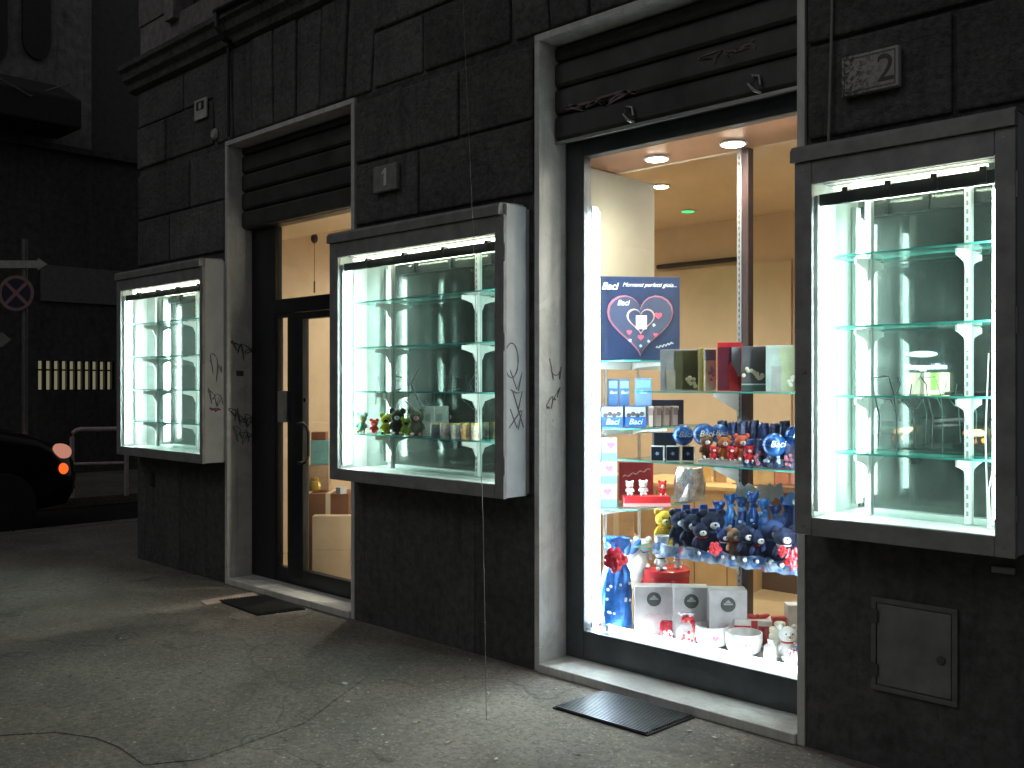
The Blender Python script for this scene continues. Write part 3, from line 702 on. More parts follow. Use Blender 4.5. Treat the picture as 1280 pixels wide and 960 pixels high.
for z, sx_, yb in ((L1, .26, .75), (L2, .26, .75), (L3, .24, .72)):
    g = MB().prism([(0, 0), (sx_-.06, 0), (sx_, .06), (sx_, yb), (0, yb)], z-DK-.010, z-DK-.002, 'z')
    for f in g.b.faces:
        if abs(f.calc_center_median().z-(z-DK-.006)) < .001: f.material_index = 1
    g.build('glass_shelf', [M_SHELF, M_EDGE], t)
    MB().prism([(sx_, z-DK-.011), (sx_, z-DK-.024), (.06, z-DK-.04), (0, z-DK-.06), (0, z-DK-.011)], .30, .306, 'y').build('bracket', M_WHITE, t)
    MB().box(.004, .02, .04, .60, z-DK-.05, z-DK-.011).build('shelf_rail', M_WHITE, t)
t = thing('fluorescent_tube', 'upright bright white tube lamp at the left edge of the shop window', 'lamp', (-3.228, .295, DK))
MB().tube([(0, 0, .03), (0, 0, 2.22)], .014, 12).build('tube', TUBE_W, t)
MB().box(-.03, -.016, -.02, .03, 0, 2.25).build('batten', M_WHITE, t)
t = thing('fluorescent_tube', 'long bright white tube lamp lying along the bottom of the shop window', 'lamp', (-3.16, .30, DK))
MB().tube([(0.02, 0, .018), (1.15, 0, .018)], .014, 12).build('tube', TUBE_B, t)
MB().box(0, .02, -.015, .015, 0, .034).box(1.15, 1.17, -.015, .015, 0, .034).build('end_caps', M_WHITE, t)

t = thing('fluorescent_tube', 'added unseen upright tube lamp behind the right edge of the shop window frame', 'lamp', (-1.955, .295, DK))  # unseen tube added to light the box fronts and the left jamb
MB().tube([(0, 0, .03), (0, 0, 2.22)], .014, 12).build('tube', TUBE_R_FILL, t); MB().box(-.05, .015, .022, .028, 0, 2.25).build('light_shield', M_WHITE, t); MB().box(.016, .03, -.02, .03, 0, 2.25).build('batten', M_WHITE, t)  # plate added behind this tube to keep its glare off the goods
# ------------------------------------------------------------------ goods
C = dict(navy=(.008, .016, .055), blue=(.015, .06, .26), sky=(.10, .27, .60), red=(.55, .02, .03), dred=(.28, .02, .03), white=(.8, .8, .8), cream=(.68, .62, .48),
         olive=(.13, .13, .06), black=(.015, .015, .02), pink=(.75, .35, .42), grey=(.4, .42, .45), tan=(.5, .34, .18), green=(.35, .5, .08), gold=(.55, .36, .08), teal=(.15, .42, .42), brown=(.16, .08, .04))
def P(c, r=.45, **k): return paint(C[c] if isinstance(c, str) else c, r, **k)
def carton(name, label, cat, px0, px1, pyt, zb, d, col, th=.08, rz=CAM, group=None, prints=(), txt=None, rough=.4, cop=False):
    w = up(px0, px1, d) if rz > R(20) else abs(XW(px1, XY((px0+px1)/2, d)[1])-XW(px0, XY((px0+px1)/2, d)[1]))
    x, y = XY((px0+px1)/2, d); h = ZZ(pyt, d)-zb
    t = thing(name, label, cat, (x, y, zb+.001), rz, group)
    w -= .003
    MB().box(-w/2, w/2, 0, th, 0, h).build('carton', P(col, rough), t, bevel=.002)
    # prints: (u0,u1,v0,v1,color)
    for i, (pn, u0, u1, v0, v1, pc) in enumerate(prints):
        MB().box(-w/2+u0*w, -w/2+u1*w, -.0012-.0009*(i+1), -.0004, v0*h, v1*h).build(pn, P(pc, .35), t)
    if txt:
        for body, u, v, sz, cc, sh in txt: text('lettering', body, sz, P(cc, .4), t, (-w/2+u*w, -.006, v*h), ext=.0006, shear=sh)
    return t, w, h
def heart(cx, cz, s, n=36):
    pts = []
    for i in range(n):
        a = 2*math.pi*i/n; x = 16*math.sin(a)**3; z = 13*math.cos(a)-5*math.cos(2*a)-2*math.cos(3*a)-math.cos(4*a)
        pts.append((cx+x*s/17, cz+z*s/17+s*.08))
    return pts
# the big chocolate box with a heart
d = 5.35; w, h = .455, ZZ(346, d)-L1; x, y = XY(800, d)
t = thing('chocolate_box', 'large navy box with a big heart on the front on the top left shelf', 'box', (x, y, L1+.001), R(50))
MB().box(-w/2, w/2, 0, .06, 0, h).build('carton', paint((.006, .018, .062), .4), t, bevel=.002)
hc = (0, h*.44)
MB().prism(heart(*hc, .200), -.010, -.0003).build('heart_rim', paint((.36, .12, .16), .35), t)
MB().prism(heart(*hc, .189), -.016, -.0102).build('heart_panel', paint((.035, .045, .085), .35), t)
MB().prism(heart(.0, h*.47, .085), -.020, -.0162).build('small_heart_rim', paint((.5, .35, .32), .4), t)
MB().prism(heart(.0, h*.47, .075), -.023, -.0202).build('small_heart_panel', paint((.02, .03, .07), .4), t)
MB().box(-.028, .032, -.028, -.0232, h*.37, h*.53, rz=0).build('tag_card', P('white'), t)
text('lettering', 'Baci', .02, P('gold'), t, (.002, -.029, h*.45), ext=.0004, shear=.3)
for hx_, hz, hs, cc in ((.10, .53, .022, (.75, .08, .14)), (.085, .30, .014, (.6, .1, .16)), (-.065, .33, .016, (.65, .09, .14)), (0.0, .27, .018, (.7, .08, .14))):
    MB().prism(heart(hx_, h*hz, hs, 20), -.019, -.0163).build('red_heart', P(cc), t)
for sx_, sz in ((-.06, .235), (.045, .225), (.0, .17), (.075, .42)):
    MB().prism([(sx_+(.011 if k % 2 else .005)*math.cos(k*math.pi/5), h*sz+(.011 if k % 2 else .005)*math.sin(k*math.pi/5)) for k in range(10)], -.018, -.0163).build('star', P((.5, .7, .85)), t)
text('lettering', 'Baci', .055, P('white'), t, (-w*.38, -.001, h*.88), shear=.3, off=.001)
text('lettering', 'Baci', .04, P('white'), t, (-w*.22, -.0175, h*.68), shear=.3, off=.0005)
text('lettering', 'Momenti perfetti gioia...', .032, P('white'), t, (w*.12, -.001, h*.90), shear=.4)
q = MB(); q.stroke([(w*.20+.10*k/16, -.0005, h*(.15+.06*k/16)+.007*math.sin(k*1.9)) for k in range(17)], .004, (0, -1, 0)); q.build('script_flourish', P('white'), t)
# top shelf gift boxes
Yt = .41
def dd(px, Y=Yt): return dep(px, Y)
t, w, h = carton('gift_box', 'grey and olive gift box with a coat photograph, leftmost on the upper glass shelf', 'box', 825, 873, 437, S1, dd(849), (.33, .34, .36), .05, R(30), 'photo gift boxes on the upper glass shelf',
   [('print', .38, .97, .04, .96, (.10, .10, .05)), ('cover', .16, .40, .04, .5, (.42, .38, .30))])
mb = MB()
for k in range(9): mb.ball((-w/2+w*random.uniform(.45, .93), -.004, h*random.uniform(.1, .34)), (.012, .003, .010), 6)
mb.build('flowers', P((.75, .72, .55)), t)
carton('book', 'narrow yellow-edged box next to the leftmost photo gift box', 'box', 873.5, 879.5, 435, S1, dd(876), (.62, .6, .2), .07, R(30))
t, w, h = carton('gift_box', 'small cream box with dark top band and flowers between olive and red boxes', 'box', 880, 895.5, 436, S1, dd(888), (.72, .66, .5), .05, R(30), 'photo gift boxes on the upper glass shelf', [('band', .03, .97, .72, .97, (.2, .24, .33))])
mb = MB()
for k in range(7): mb.ball((-w/2+w*random.uniform(.2, .85), -.004, h*random.uniform(.25, .55)), (.009, .003, .009), 6)
mb.build('flowers', P((.36, .3, .42)), t)
t, w, h = carton('gift_box', 'tall red gift box with a red dress photograph on the upper glass shelf', 'box', 896.5, 926.5, 428, S1, dd(912), (.62, .03, .04), .06, R(24), 'photo gift boxes on the upper glass shelf',
   [('print', .03, .6, .02, .9, (.12, .02, .035)), ('print_panel', .6, .98, .3, .9, (.5, .5, .58))])
MB().prism([(-.0*w, h*.02), (w*.47, h*.02), (w*.32, h*.38), (w*.05, h*.6), (-.02*w, h*.5)], -.005, -.0032).build('dress', P((.75, .05, .06)), t)
t, w, h = carton('gift_box', 'dark gift box with pale roses right of the red box', 'box', 927, 957, 433, S1, dd(942), (.10, .10, .11), .05, R(24), 'photo gift boxes on the upper glass shelf', [('print', .0, 1, .0, .2, (.05, .09, .08)), ('line', 0, 1, .14, .17, (.5, .5, .45))])
mb = MB()
for k in range(14): mb.ball((-w/2+w*random.uniform(.08, .95), -.004, h*random.uniform(.28, .52)), (.011, .004, .010), 6)
mb.build('roses', P((.68, .62, .48)), t)
t, w, h = carton('gift_box', 'pale green gift box with blurred photograph, rightmost on the upper glass shelf', 'box', 957.5, 1003, 432, S1, dd(980), (.34, .42, .38), .05, R(24), 'photo gift boxes on the upper glass shelf', [('print', .38, 1, .0, .97, (.36, .42, .26)), ('cover', .15, .42, .0, .55, (.30, .31, .30))])
mb = MB()
for k in range(9): mb.ball((-w/2+w*random.uniform(.55, .95), -.004, h*random.uniform(.1, .35)), (.011, .004, .010), 6)
mb.build('flowers', P((.7, .72, .6)), t)
# left shelf, middle level
g1_ = 'blue praline cartons stacked on the left shelves'
for i, (a, b) in enumerate(((751, 779), (780, 808))):
    t, w, h = carton('praline_box', ('blue praline carton at the left end of the middle left shelf', 'blue praline carton beside the narrow beige cartons')[i], 'box', a, b, 508, L2, 5.30+i*.02, (.02, .11, .42), .07, CAM, g1_,
        [('print', 0.02, .98, .48, .96, (.36, .42, .42))], [('Baci', .5, .24, .045, (.75, .85, .95), .3)])
    mb = MB()
    for k in range(4): mb.ball((-w/2+w*(.2+k*.2), -.003, h*(.56+.07*(k % 2))), (.014, .003, .013), 7)
    mb.build('pralines', P((.06, .05, .06)), t)
for i in range(4):
    t, w, h = carton('mug_box', ('first', 'second', 'third', 'fourth')[i]+' narrow beige printed carton right of the blue praline cartons', 'box', 809+i*10.3, 818+i*10.3, 508, L2, 3.15/(.6947-.7193*(173.5+i*10.3)/F), (.50, .42, .40), .06, CAM, 'narrow beige cartons on the middle left shelf', [('print', .2, .95, .55, .9, (.26, .2, .2)), ('stripe', .82, 1, 0, .8, (.05, .04, .05))])
carton('black_box', 'black box standing behind the narrow beige cartons', 'box', 815, 855, 500, L2, 5.62, (.02, .025, .05), .05)
zt = ZZ(508, 5.30)+.001
for i, (a, b, pt, cc) in enumerate(((760, 773, 474, (.04, .11, .24)), (774, 787, 474, (.04, .11, .24)), (794, 815, 473, (.14, .25, .5)))):
    carton('blue_carton', ('left one of a pair of tall navy cartons on top of the praline cartons', 'right one of a pair of tall navy cartons on top of the praline cartons', 'lighter blue carton left of the coat photograph gift box')[i], 'box', a, b, pt, zt, 5.34, cc, .04, CAM, 'upright blue cartons on the praline cartons',
           [('print', .08, .92, .66, .92, (.2, .45, .7))], [('Baci', .5, .5, .025, (.7, .8, .9), .3)])
# left shelf, lower level
for i in range(3):
    zb = L3+i*.128
    t, w, h = carton('heart_box', ('lowest', 'middle', 'topmost')[i]+' of three stacked white and blue cartons printed with a pink heart', 'box', 751, 771.5, 480-(zb+.126-EYE)*F/5.27, zb, 5.27, (.36, .40, .50), .06, CAM, 'stacked white and blue heart cartons',
        [('band', 0, 1, 0, .36, (.12, .3, .7))])
    MB().prism(heart(-.01+.01*i, h*.66, .024, 20), -.006, -.0012).build('heart', P((.75, .10, .2)), t)
t, w, h = carton('red_box', 'dark red gift box with pale scrolled lettering behind the white teddy bears', 'box', 774, 817, 578, L3, 5.58, (.42, .03, .04), .05, CAM)
mb = MB(); mb.stroke([(-w*.4+w*.8*i/14, -.0005, h*(.62+.2*i/14+.03*math.sin(i*1.6))) for i in range(15)], .006, (0, -1, 0)); mb.build('scroll', P((.7, .5, .45)), t)
x, y = XY(809, 5.30); t = thing('gift_tray', 'red tray holding small white teddy bears on the lower left shelf', 'tray', (x, y, L3+.001), CAM)
MB().box(-.13, .13, 0, .09, 0, .055).build('tray', P('red', .3), t, bevel=.004); MB().box(-.131, .131, -.003, -.0005, .0, .018).build('edge', P((.7, .3, .3)), t)
def plush(label, px, pyt, pyb, d, body, muzzle, limbs=None, nose='black', name='plush_bear', cat='plush toy', group=None, scarf=None, rz=CAM, zb=None, ears=1., dark=None):
    zb = ZZ(pyb, d) if zb is None else zb; h = ZZ(pyt, d)-zb; x, y = XY(px, d)
    t = thing(name, label, cat, (x, y, zb), rz, group); r = h*.27
    mb = MB(); mb.ball((0, 0, h*.30), (h*.22, h*.19, h*.29), 14); mb.ball((0, -.01*h, h*.73), (r, r*.92, r*.9), 14)
    for s_ in (-1, 1):
        mb.ball((s_*r*.78, 0, h*.73+r*.78), (r*.36*ears, r*.2, r*.36*ears), 10)
        mb.ball((s_*h*.22, -h*.06, h*.40), (h*.075, h*.08, h*.17), 10, Euler((R(-25), R(-s_*28), 0)))
        mb.ball((s_*h*.15, -h*.20, h*.09), (h*.085, h*.17, h*.085), 10)
    b = mb.build('body', P(body, .9, bmp=.6, scale=40.), t, smooth=True)
    MB().ball((0, -r*.86, h*.68), (r*.42, r*.28, r*.32), 10).build('muzzle', P(muzzle, .9), t, smooth=True)
    mb = MB(); mb.ball((0, -r*1.12, h*.71), r*.1, 6)
    for s_ in (-1, 1): mb.ball((s_*r*.36, -r*.84, h*.80), r*.09, 6)
    mb.build('face', P(nose, .2), t)
    for s_ in (-1, 1): MB().ball((s_*h*.15, -h*.355, h*.09), (h*.06, h*.02, h*.06), 8).build('paw_pad', P(muzzle, .9), t, smooth=True)
    if scarf: MB().lathe([(h*.15, h*.50), (h*.19, h*.52), (h*.19, h*.555), (h*.15, h*.57)], seg=14).build('scarf', P(scarf, .8), t, smooth=True)
    return t
gg = 'small white teddy bears on the red tray'
zb = L3+.056
plush('small white teddy bear at the left of the red tray', 787, 601, 0, 5.36, 'white', 'cream', group=gg, zb=zb, scarf='red')
plush('small white teddy bear in the middle of the red tray', 804, 600, 0, 5.36, 'white', 'cream', group=gg, zb=zb, scarf='brown')
plush('small red teddy bear at the right of the red tray', 828, 601, 0, 5.36, 'red', 'white', group=gg, zb=zb, scarf='white')
def bag(name, label, cat, px0, px1, pyt, zb, d, col, group=None, tie=None, rough=.22, rz=CAM, fl=.25, crinkle=.10, spots=None, metal=.35):
    w = up(px0, px1, d)*.5; h = ZZ(pyt, d)-zb; x, y = XY((px0+px1)/2, d); t = thing(name, label, cat, (x, y, zb), rz, group)
    mb = MB(); n = 18; rings = []; rnd = random.Random(int(px0*7+pyt))
    prof = [(.0, .55), (.02, .9), (.15, 1.), (.4, .97), (.62, .85), (.76, .5), (.80, .28), (.86, .5), (.95, .8), (1., .9)] if tie else [(.0, .7), (.02, .95), (.2, 1.), (.55, .97), (.85, .85), (.97, .8), (1., .72)]
    for v, r in prof:
        rings.append([mb.b.verts.new((math.cos(a)*w*r*(1+crinkle*rnd.uniform(-1, 1)), math.sin(a)*w*r*.55*(1+crinkle*rnd.uniform(-1, 1)), v*h*(1+.03*rnd.uniform(-1, 1)*v))) for a in [k*2*math.pi/n for k in range(n)]])
    for i in range(len(rings)-1):
        for k in range(n): mb.b.faces.new((rings[i][k], rings[i][(k+1) % n], rings[i+1][(k+1) % n], rings[i+1][k]))
    mb.b.faces.new(rings[0][::-1]); mb.b.faces.new(rings[-1])
    mb.build('wrapping', P(col, rough, metal=metal, var=.45, scale=22., bmp=.5), t)
    if tie:
        zt_ = h*.80; q = MB()
        for k in range(9):
            a = rnd.uniform(0, 6.28); rr = w*rnd.uniform(.2, .55); q.ball((math.cos(a)*rr, -w*.25+math.sin(a)*rr*.4, zt_+math.sin(a*1.7)*rr*.6), (w*.28, w*.16, w*.24), 7, Euler((a, a*2, 0)))
        q.build('bow', P(tie, .4, bmp=.4), t)
    if spots:
        q = MB()
        for k in range(11): a = -rnd.uniform(.5, 2.6); q.ball((math.cos(a)*w*.96, math.sin(a)*w*.55*.98, h*rnd.uniform(.1, .6)), (.009, .006, .008), 6)
        q.build('print', P(spots), t)
    return t
bag('foil_bag', 'large shiny silver foil bag standing right of the red tray', 'bag', 841, 882, 584, L3, 5.55, (.62, .64, .66), metal=.8, rough=.25)
# middle glass shelf
for i, (a, b) in enumerate(((813, 830), (832, 850), (852, 868))):
    t, w, h = carton('truffle_box', ('left', 'middle', 'right')[i]+' one of three small black boxes with white edges on the middle glass shelf', 'box', a, b, 558, S2, dd(840), (.70, .70, .70), .05, R(30), 'small black boxes with white edges', [('print', .06, .94, .04, .96, (.02, .03, .06))])
    MB().prism([((.012 if k % 2 else .006)*math.cos(k*math.pi/5), h*.5+(.012 if k % 2 else .006)*math.sin(k*math.pi/5)) for k in range(10)], -.005, -.0022).build('star', P((.4, .5, .6)), t)
zs_ = ZZ(558, dd(840))+.001
carton('black_box', 'flat black box lying behind the small white-edged boxes', 'box', 817, 846, 541, S2, dd(840)+.16, (.015, .02, .03), .06)
def tin_ball(label, px, py, r, d, zrest, lab=True):
    x, y = XY(px, d); rr = r*d/F; z = max(ZZ(py, d), zrest+rr)
    t = thing('chocolate_ball', label, 'round tin', (x, y, z-rr), CAM, 'round blue chocolate tins')
    MB().ball((0, 0, rr), rr, 24).build('shell', P((.02, .10, .34), .2, metal=.3), t, smooth=True)
    MB().lathe([(rr*1.005, -.003), (rr*1.02, 0), (rr*1.005, .003)], c=(0, 0, rr), seg=24).build('seam', P((.05, .2, .5), .3), t, smooth=True)
    if lab: text('lettering', 'Baci', rr*.75, P('white'), t, (0, -rr*1.03, rr*1.1), shear=.3, ext=.001)
tin_ball('round blue tin at the left end above the small black boxes', 854, 544, 13, dd(840)+.04, zs_)
tin_ball('round blue tin, second from the left above the small black boxes', 880, 543, 14, dd(875)+.02, zs_-.03)
tin_ball('darker round tin half hidden behind the red and white figures', 899, 542, 12, dd(899)+.12, S2)
tin_ball('round blue tin among the dark candy bags on the middle shelf', 968, 556, 15, dd(968)-.02, S2)
tin_ball('round blue tin at the far right end of the middle shelf', 995, 545, 14, dd(990)+.03, S2)
x, y = XY(904, dd(904)-.0); zt_ = ZZ(575, dd(904))
tag(MB().box(-.125, .125, -.02, .07, 0, zt_-S2-.001).build('white_tray', P('white'), None, loc=(x, y, S2+.001), rz=R(15), bevel=.003), 'low white tray carrying the red and white figures', 'tray')
gg = 'little red and white figures on the white tray'
for i, px in enumerate((883, 905, 927)):
    plush(('left', 'middle', 'right')[i]+' one of three little red and white bears on the white tray', px, 543+i % 2*2, 0, dd(904)+(i-1)*-.06, ('brown', (.6, .2, .06), (.65, .12, .06))[i], 'white', group=gg, zb=zt_+.001, scarf='red', ears=1.1)
    plush(('left', 'middle', 'right')[i]+' tiny red toy sitting in front of the red and white bears', px+9, 557, 0, dd(904)+(i-1)*-.06-.06, 'red', 'white', group='tiny red toys on the white tray', zb=zt_+.001, name='plush_toy')
k = 0
for row, (pt, dz) in enumerate(((527, .17), (552, .02))):
    for i in range(7 if row == 0 else 5):
        px = (903+i*13) if row == 0 else (936+i*13)
        bag('candy_bag', ('back', 'front')[row]+' row '+('first', 'second', 'third', 'fourth', 'fifth', 'sixth', 'seventh')[i]+' dark blue candy bag from the left on the middle shelf', 'candy bag', px-8, px+8, pt+random.uniform(-3, 3), S2+.001, dd(px)+dz, ((.03, .05, .12), (.05, .09, .25), (.10, .12, .24))[(i+row) % 3], 'dark blue candy bags on the middle shelf', spots=((.7, .72, .8), (.6, .2, .25), (.6, .65, .75))[i % 3])
# lower glass shelf
gg = 'navy plush bears on the lower glass shelf'
plush('navy plush bear at the left of the lower shelf beside the yellow toy', 850, 638, 0, dd(852)+.10, 'navy', 'white', group=gg, zb=S3)
plush('navy plush bear, second from the left on the lower shelf', 864, 641, 0, dd(864)+.0, 'navy', 'white', group=gg, zb=S3)
plush('navy plush bear in front of the blue wrapped bags', 891, 638, 0, dd(891)+.02, 'navy', 'white', group=gg, zb=S3, scarf='sky')
plush('large navy plush bear near the right end of the lower shelf', 967, 648, 0, dd(967), (.03, .07, .22), 'white', group=gg, zb=S3, scarf='sky')
plush('brown and white toy with red feet in the middle of the lower shelf', 919, 659, 0, dd(919)-.03, (.45, .25, .15), 'white', zb=S3, scarf='red')
plush('yellow plush toy behind the navy bears at the left of the lower shelf', 831, 637, 0, dd(835)+.1, (.75, .5, .05), (.8, .7, .3), zb=S3)
x, y = XY(827, dd(828)); tag(MB().lathe([(.022, 0), (.035, .03), (.038, .06), (.034, .06), (.03, .03), (.001, .02)]).build('white_cup', P('white', .3), None, loc=(x, y, S3+.001), smooth=True), 'small white cup in front of the yellow plush toy', 'cup')
for i in range(7):
    px = 899+i*14; bag('wrapped_bag', ('first', 'second', 'third', 'fourth', 'fifth', 'sixth', 'seventh')[i]+' tall blue wrapped bag from the left on the lower shelf', 'gift bag', px-9, px+9, (627, 618, 622, 616, 625, 632, 622)[i], S3+.001, dd(px)+.13, ((.03, .12, .4), (.05, .22, .6), (.03, .08, .26))[i % 3], 'tall blue wrapped bags on the lower shelf', tie=('blue', 'sky', 'sky')[i % 3], spots=(.55, .7, .9))
bag('wrapped_bag', 'dark blue star bag hanging over the right end of the lower shelf', 'gift bag', 983, 1008, 625, S3+.001, dd(990)+.1, (.03, .07, .22), spots=(.4, .5, .8))
for i, (px, pt, bc) in enumerate(((877, 652, 'navy'), (906, 660, (.02, .05, .2)), (934, 656, 'navy'), (949, 662, (.015, .03, .10)), (980, 658, 'navy'))):
    plush(('small navy bear between the first two large bears of the lower shelf', 'small blue bear just left of the brown and white toy', 'small navy bear just right of the brown and white toy', 'small very dark bear left of the large right navy bear', 'small navy bear half behind the large red rosette')[i], px, pt, 0, dd(px)-.035, bc, 'white', group=gg, zb=S3, scarf=('red', 'white', 'sky')[i % 3])
for i in range(5):
    carton('chocolate_bar', ('first', 'second', 'third', 'fourth', 'fifth')[i]+' slim navy carton from the left standing behind the navy bears', 'box', 842+i*11, 852+i*11, 636-i % 2*5, S3, dd(850+i*11)+.20, ((.02, .06, .22), (.03, .10, .34))[i % 2], .03, CAM, 'slim navy cartons behind the bears', [('band', .1, .9, .6, .85, (.4, .5, .65))])
x, y = XY(990, dd(990)+.07); t = thing('party_hat', 'blue cone hat with a white badge above the star bag', 'hat', (x, y, ZZ(628, 4.6)), CAM)
MB().lathe([(.045, 0), (.04, .015), (.012, .055), (.001, .062)], seg=20).build('cone', P((.02, .1, .35)), t, smooth=True); MB().lathe([(.001, -.046), (.012, -.044), (.012, -.03)], c=(0, 0, .015), axis='y', seg=12).build('badge', P('white'), t)
d = dd(950)+.25; x, y = XY(949, d); t = thing('paper_banner', 'white paper banner hanging above the blue wrapped bags', 'banner', (x, y, ZZ(627, d)), R(40))
mb = MB(); n = 12; W_ = up(920, 978, d)
mb.stroke([(-W_/2+W_*k/n, .01*math.sin(k*.9), .055-.012*math.sin(k/n*3.1)) for k in range(n+1)], .075, (0, -1, 0), .002)
mb.build('paper', P((.62, .64, .66), .8), t)
mb = MB(); q = [XY(819, dd(819)-.06), XY(1006, dd(1003)-.06)]
t = thing('ribbon_cloth', 'blue and white patterned cloth strip along the front of the lower shelf', 'cloth', (q[0][0], .36, S3-.0))
Wc = q[1][0]-q[0][0]; n = 26; top = []; 
for i in range(n+1):
    a = i/n*Wc; b_ = .012*math.sin(i*1.7)
    top.append([mb.b.verts.new((a, -.025+b_*.6, -.028+.006*math.sin(i*2.1))), mb.b.verts.new((a, -.02+b_, .03+.008*math.sin(i*1.1))), mb.b.verts.new((a, .03, .012))])
for i in range(n):
    for k in range(2): mb.b.faces.new((top[i][k], top[i+1][k], top[i+1][k+1], top[i][k+1]))
def clothm():
    m, nt, out = newmat('patterned_cloth'); p = principled(nt, out, .45)
    c = mixc(nt, (.10, .25, .62), (.55, .68, .85), ramp(nt, noise(nt, 16, 3, .6, dist=1.), [(.45, 0.), (.6, 1.)]))
    c = mixc(nt, c, (.5, .1, .25), ramp(nt, noise(nt, 9, 3, .6), [(.63, 0.), (.68, 1.)])); nt.links.new(c, p.inputs['Base Color']); return m
M_CLOTH = clothm(); o = mb.build('cloth', M_CLOTH, t, smooth=True); sm = o.modifiers.new('thick', 'SOLIDIFY'); sm.thickness = .002
def rosette(label, px, py, r, d, zmin, col=(.75, .04, .06), group='red ribbon rosettes'):
    x, y = XY(px, d); rr = r*d/F; z = max(ZZ(py, d), zmin+rr*.8); t = thing('ribbon_rosette', label, 'ribbon bow', (x, y, z), CAM, group); mb = MB(); rnd = random.Random(px)
    for k in range(16):
        a = k*2.4; q_ = rr*math.sqrt(k/16)*.75
        mb.ball((math.cos(a)*q_, -rr*.25*(1-k/16), math.sin(a)*q_), (rr*.33, rr*.10, rr*.25), 8, Euler((rnd.uniform(-.8, .8), a, rnd.uniform(-.8, .8))))
    mb.build('loops', P(col, .35), t, smooth=True); MB().ball((0, -rr*.32, 0), rr*.16, 8).build('knot', P((.4, .02, .03)), t, smooth=True)
rosette('small red rosette in front of the navy bear on the lower shelf', 894, 686, 10, dd(894)-.12, S3)
rosette('large red rosette at the right end of the lower shelf', 992, 698, 15, dd(990)-.12, S3)
rosette('small red rosette left of the large one on the lower shelf', 978, 689, 8, dd(978)-.10, S3)
# window deck
bag('easter_egg', 'tall egg in blue cellophane with a big red bow in the lower left corner', 'wrapped gift', 751, 790, 672, DK+.001, 5.12, (.03, .17, .58), tie=(.8, .05, .1), spots=(.75, .8, .9))
rosette('small dark red ribbon at the foot of the blue wrapped egg', 754, 787, 8, dep(754, .35), DK, (.4, .03, .06))
x, y = XY(783, 5.3); t = thing('ribbon_plush', 'white and navy striped plush behind the red bow', 'plush toy', (x, y, ZZ(735, 5.3)), CAM)
mb = MB(); mb.ball((.0, 0, .20), (.08, .05, .07), 12); mb.ball((.06, 0, .12), (.06, .05, .09), 12); mb.build('body', P('white', .9, bmp=.5), t, smooth=True)
mb = MB()
for s_ in (-1, 0, 1): mb.ball((s_*.045, -.045, .235), (.022, .012, .05), 10, Euler((0, R(s_*35), 0)))
mb.build('ribbons', P((.03, .1, .3)), t, smooth=True)
MB().box(-.07, .07, -.02, .06, 0, .1).build('base', P('cream'), t)
x, y = XY(825, 5.28); zt_ = ZZ(733, 5.28)
tag(MB().box(-.13, .13, 0, .2, 0, zt_-DK-.002).build('cardboard_box', M_PALECARD, None, loc=(x, y-.03, DK+.001), rz=CAM, bevel=.003), 'pale carton under the red round tin behind the white logo boxes', 'box')
t = thing('round_tin', 'shallow round red tin carrying white plush mice', 'tin', (x, y+.05, zt_), CAM); rr = up(795, 855, 5.28)/2
hh = ZZ(711, 5.28)-zt_
MB().lathe([(rr*.99, 0), (rr, .004), (rr, hh*.62), (rr*.98, hh*.65)], seg=36).build('body', P((.45, .02, .03), .2), t, smooth=True)
MB().lathe([(rr*1.015, hh*.60), (rr*1.02, hh*.64), (rr*1.02, hh*.97), (rr*.99, hh)], seg=36).build('lid', P((.5, .03, .04), .2), t, smooth=True)
gg = 'white plush mice on the red round tin'
for i, (px, pt, dd_) in enumerate(((803, 672, 5.32), (826, 684, 5.24), (847, 690, 5.30))):
    plush(('tallest white plush mouse at the left of the red tin', 'white plush mouse with navy bow in the middle of the red tin', 'small white plush mouse at the right of the red tin')[i], px, pt, 0, dd_, (.66, .68, .70), 'white', name='plush_mouse', group=gg, zb=zt_+hh+.001, scarf=('sky', 'navy', 'red')[i], ears=1.2)
for i, (a, b, pt, d_) in enumerate(((793.5, 841.5, 734, 4.99), (842.5, 886, 735, 4.88), (886.5, 934, 738, 4.77))):
    t, w, h = carton('logo_box', ('left', 'middle', 'right')[i]+' one of three white boxes with a round dark badge', 'box', a, b, pt, DK, d_, (.62, .58, .60), .10, R(40), 'white boxes with round dark badges')
    MB().lathe([(.001, -.004), (.036, -.004), (.037, -.0005)], c=(0, 0, h*.74), axis='y', seg=28).build('badge', P((.07, .08, .08)), t)
    MB().box(-.022, .022, -.0052, -.0042, h*.735, h*.765).build('badge_bar', P((.4, .4, .4)), t); MB().prism([(-.016, h*.775), (.016, h*.775), (0, h*.83)], -.0052, -.0042).build('badge_peak', P((.4, .4, .4)), t)
    MB().prism(heart(0, h*.28, .05, 24), -.003, -.0005).build('pink_print', P((.66, .52, .55)), t)
bag('treat_bag', 'small clear treat bag with a red ribbon in front of the logo boxes', 'gift bag', 846, 871, 766, DK+.001, dep(858, .375), (.62, .55, .58), tie='red', spots=(.75, .05, .06), metal=0.)
def cup(label, px, pyt, wpx, d, col, group, rim=None):
    x, y = XY(px, d); r = wpx*d/F/2; h = ZZ(pyt, d)-DK; t = thing('ceramic_bowl', label, 'bowl', (x, y, DK+.001), CAM, group)
    MB().lathe([(r*.62, 0), (r*.9, h*.2), (r, h*.6), (r*.98, h), (r*.90, h), (r*.92, h*.6), (r*.8, h*.25), (.001, h*.15)], seg=32).build('bowl', P(col, .15), t, smooth=True)
    MB().prism(heart(0, h*.5, r*.22, 20), -r*1.03, -r*.98).build('heart', P((.75, .2, .3)), t)
cup('small white ceramic bowl behind the two larger bowls', 905, 779, 30, dep(905, .52), (.72, .70, .70), 'white ceramic bowls')
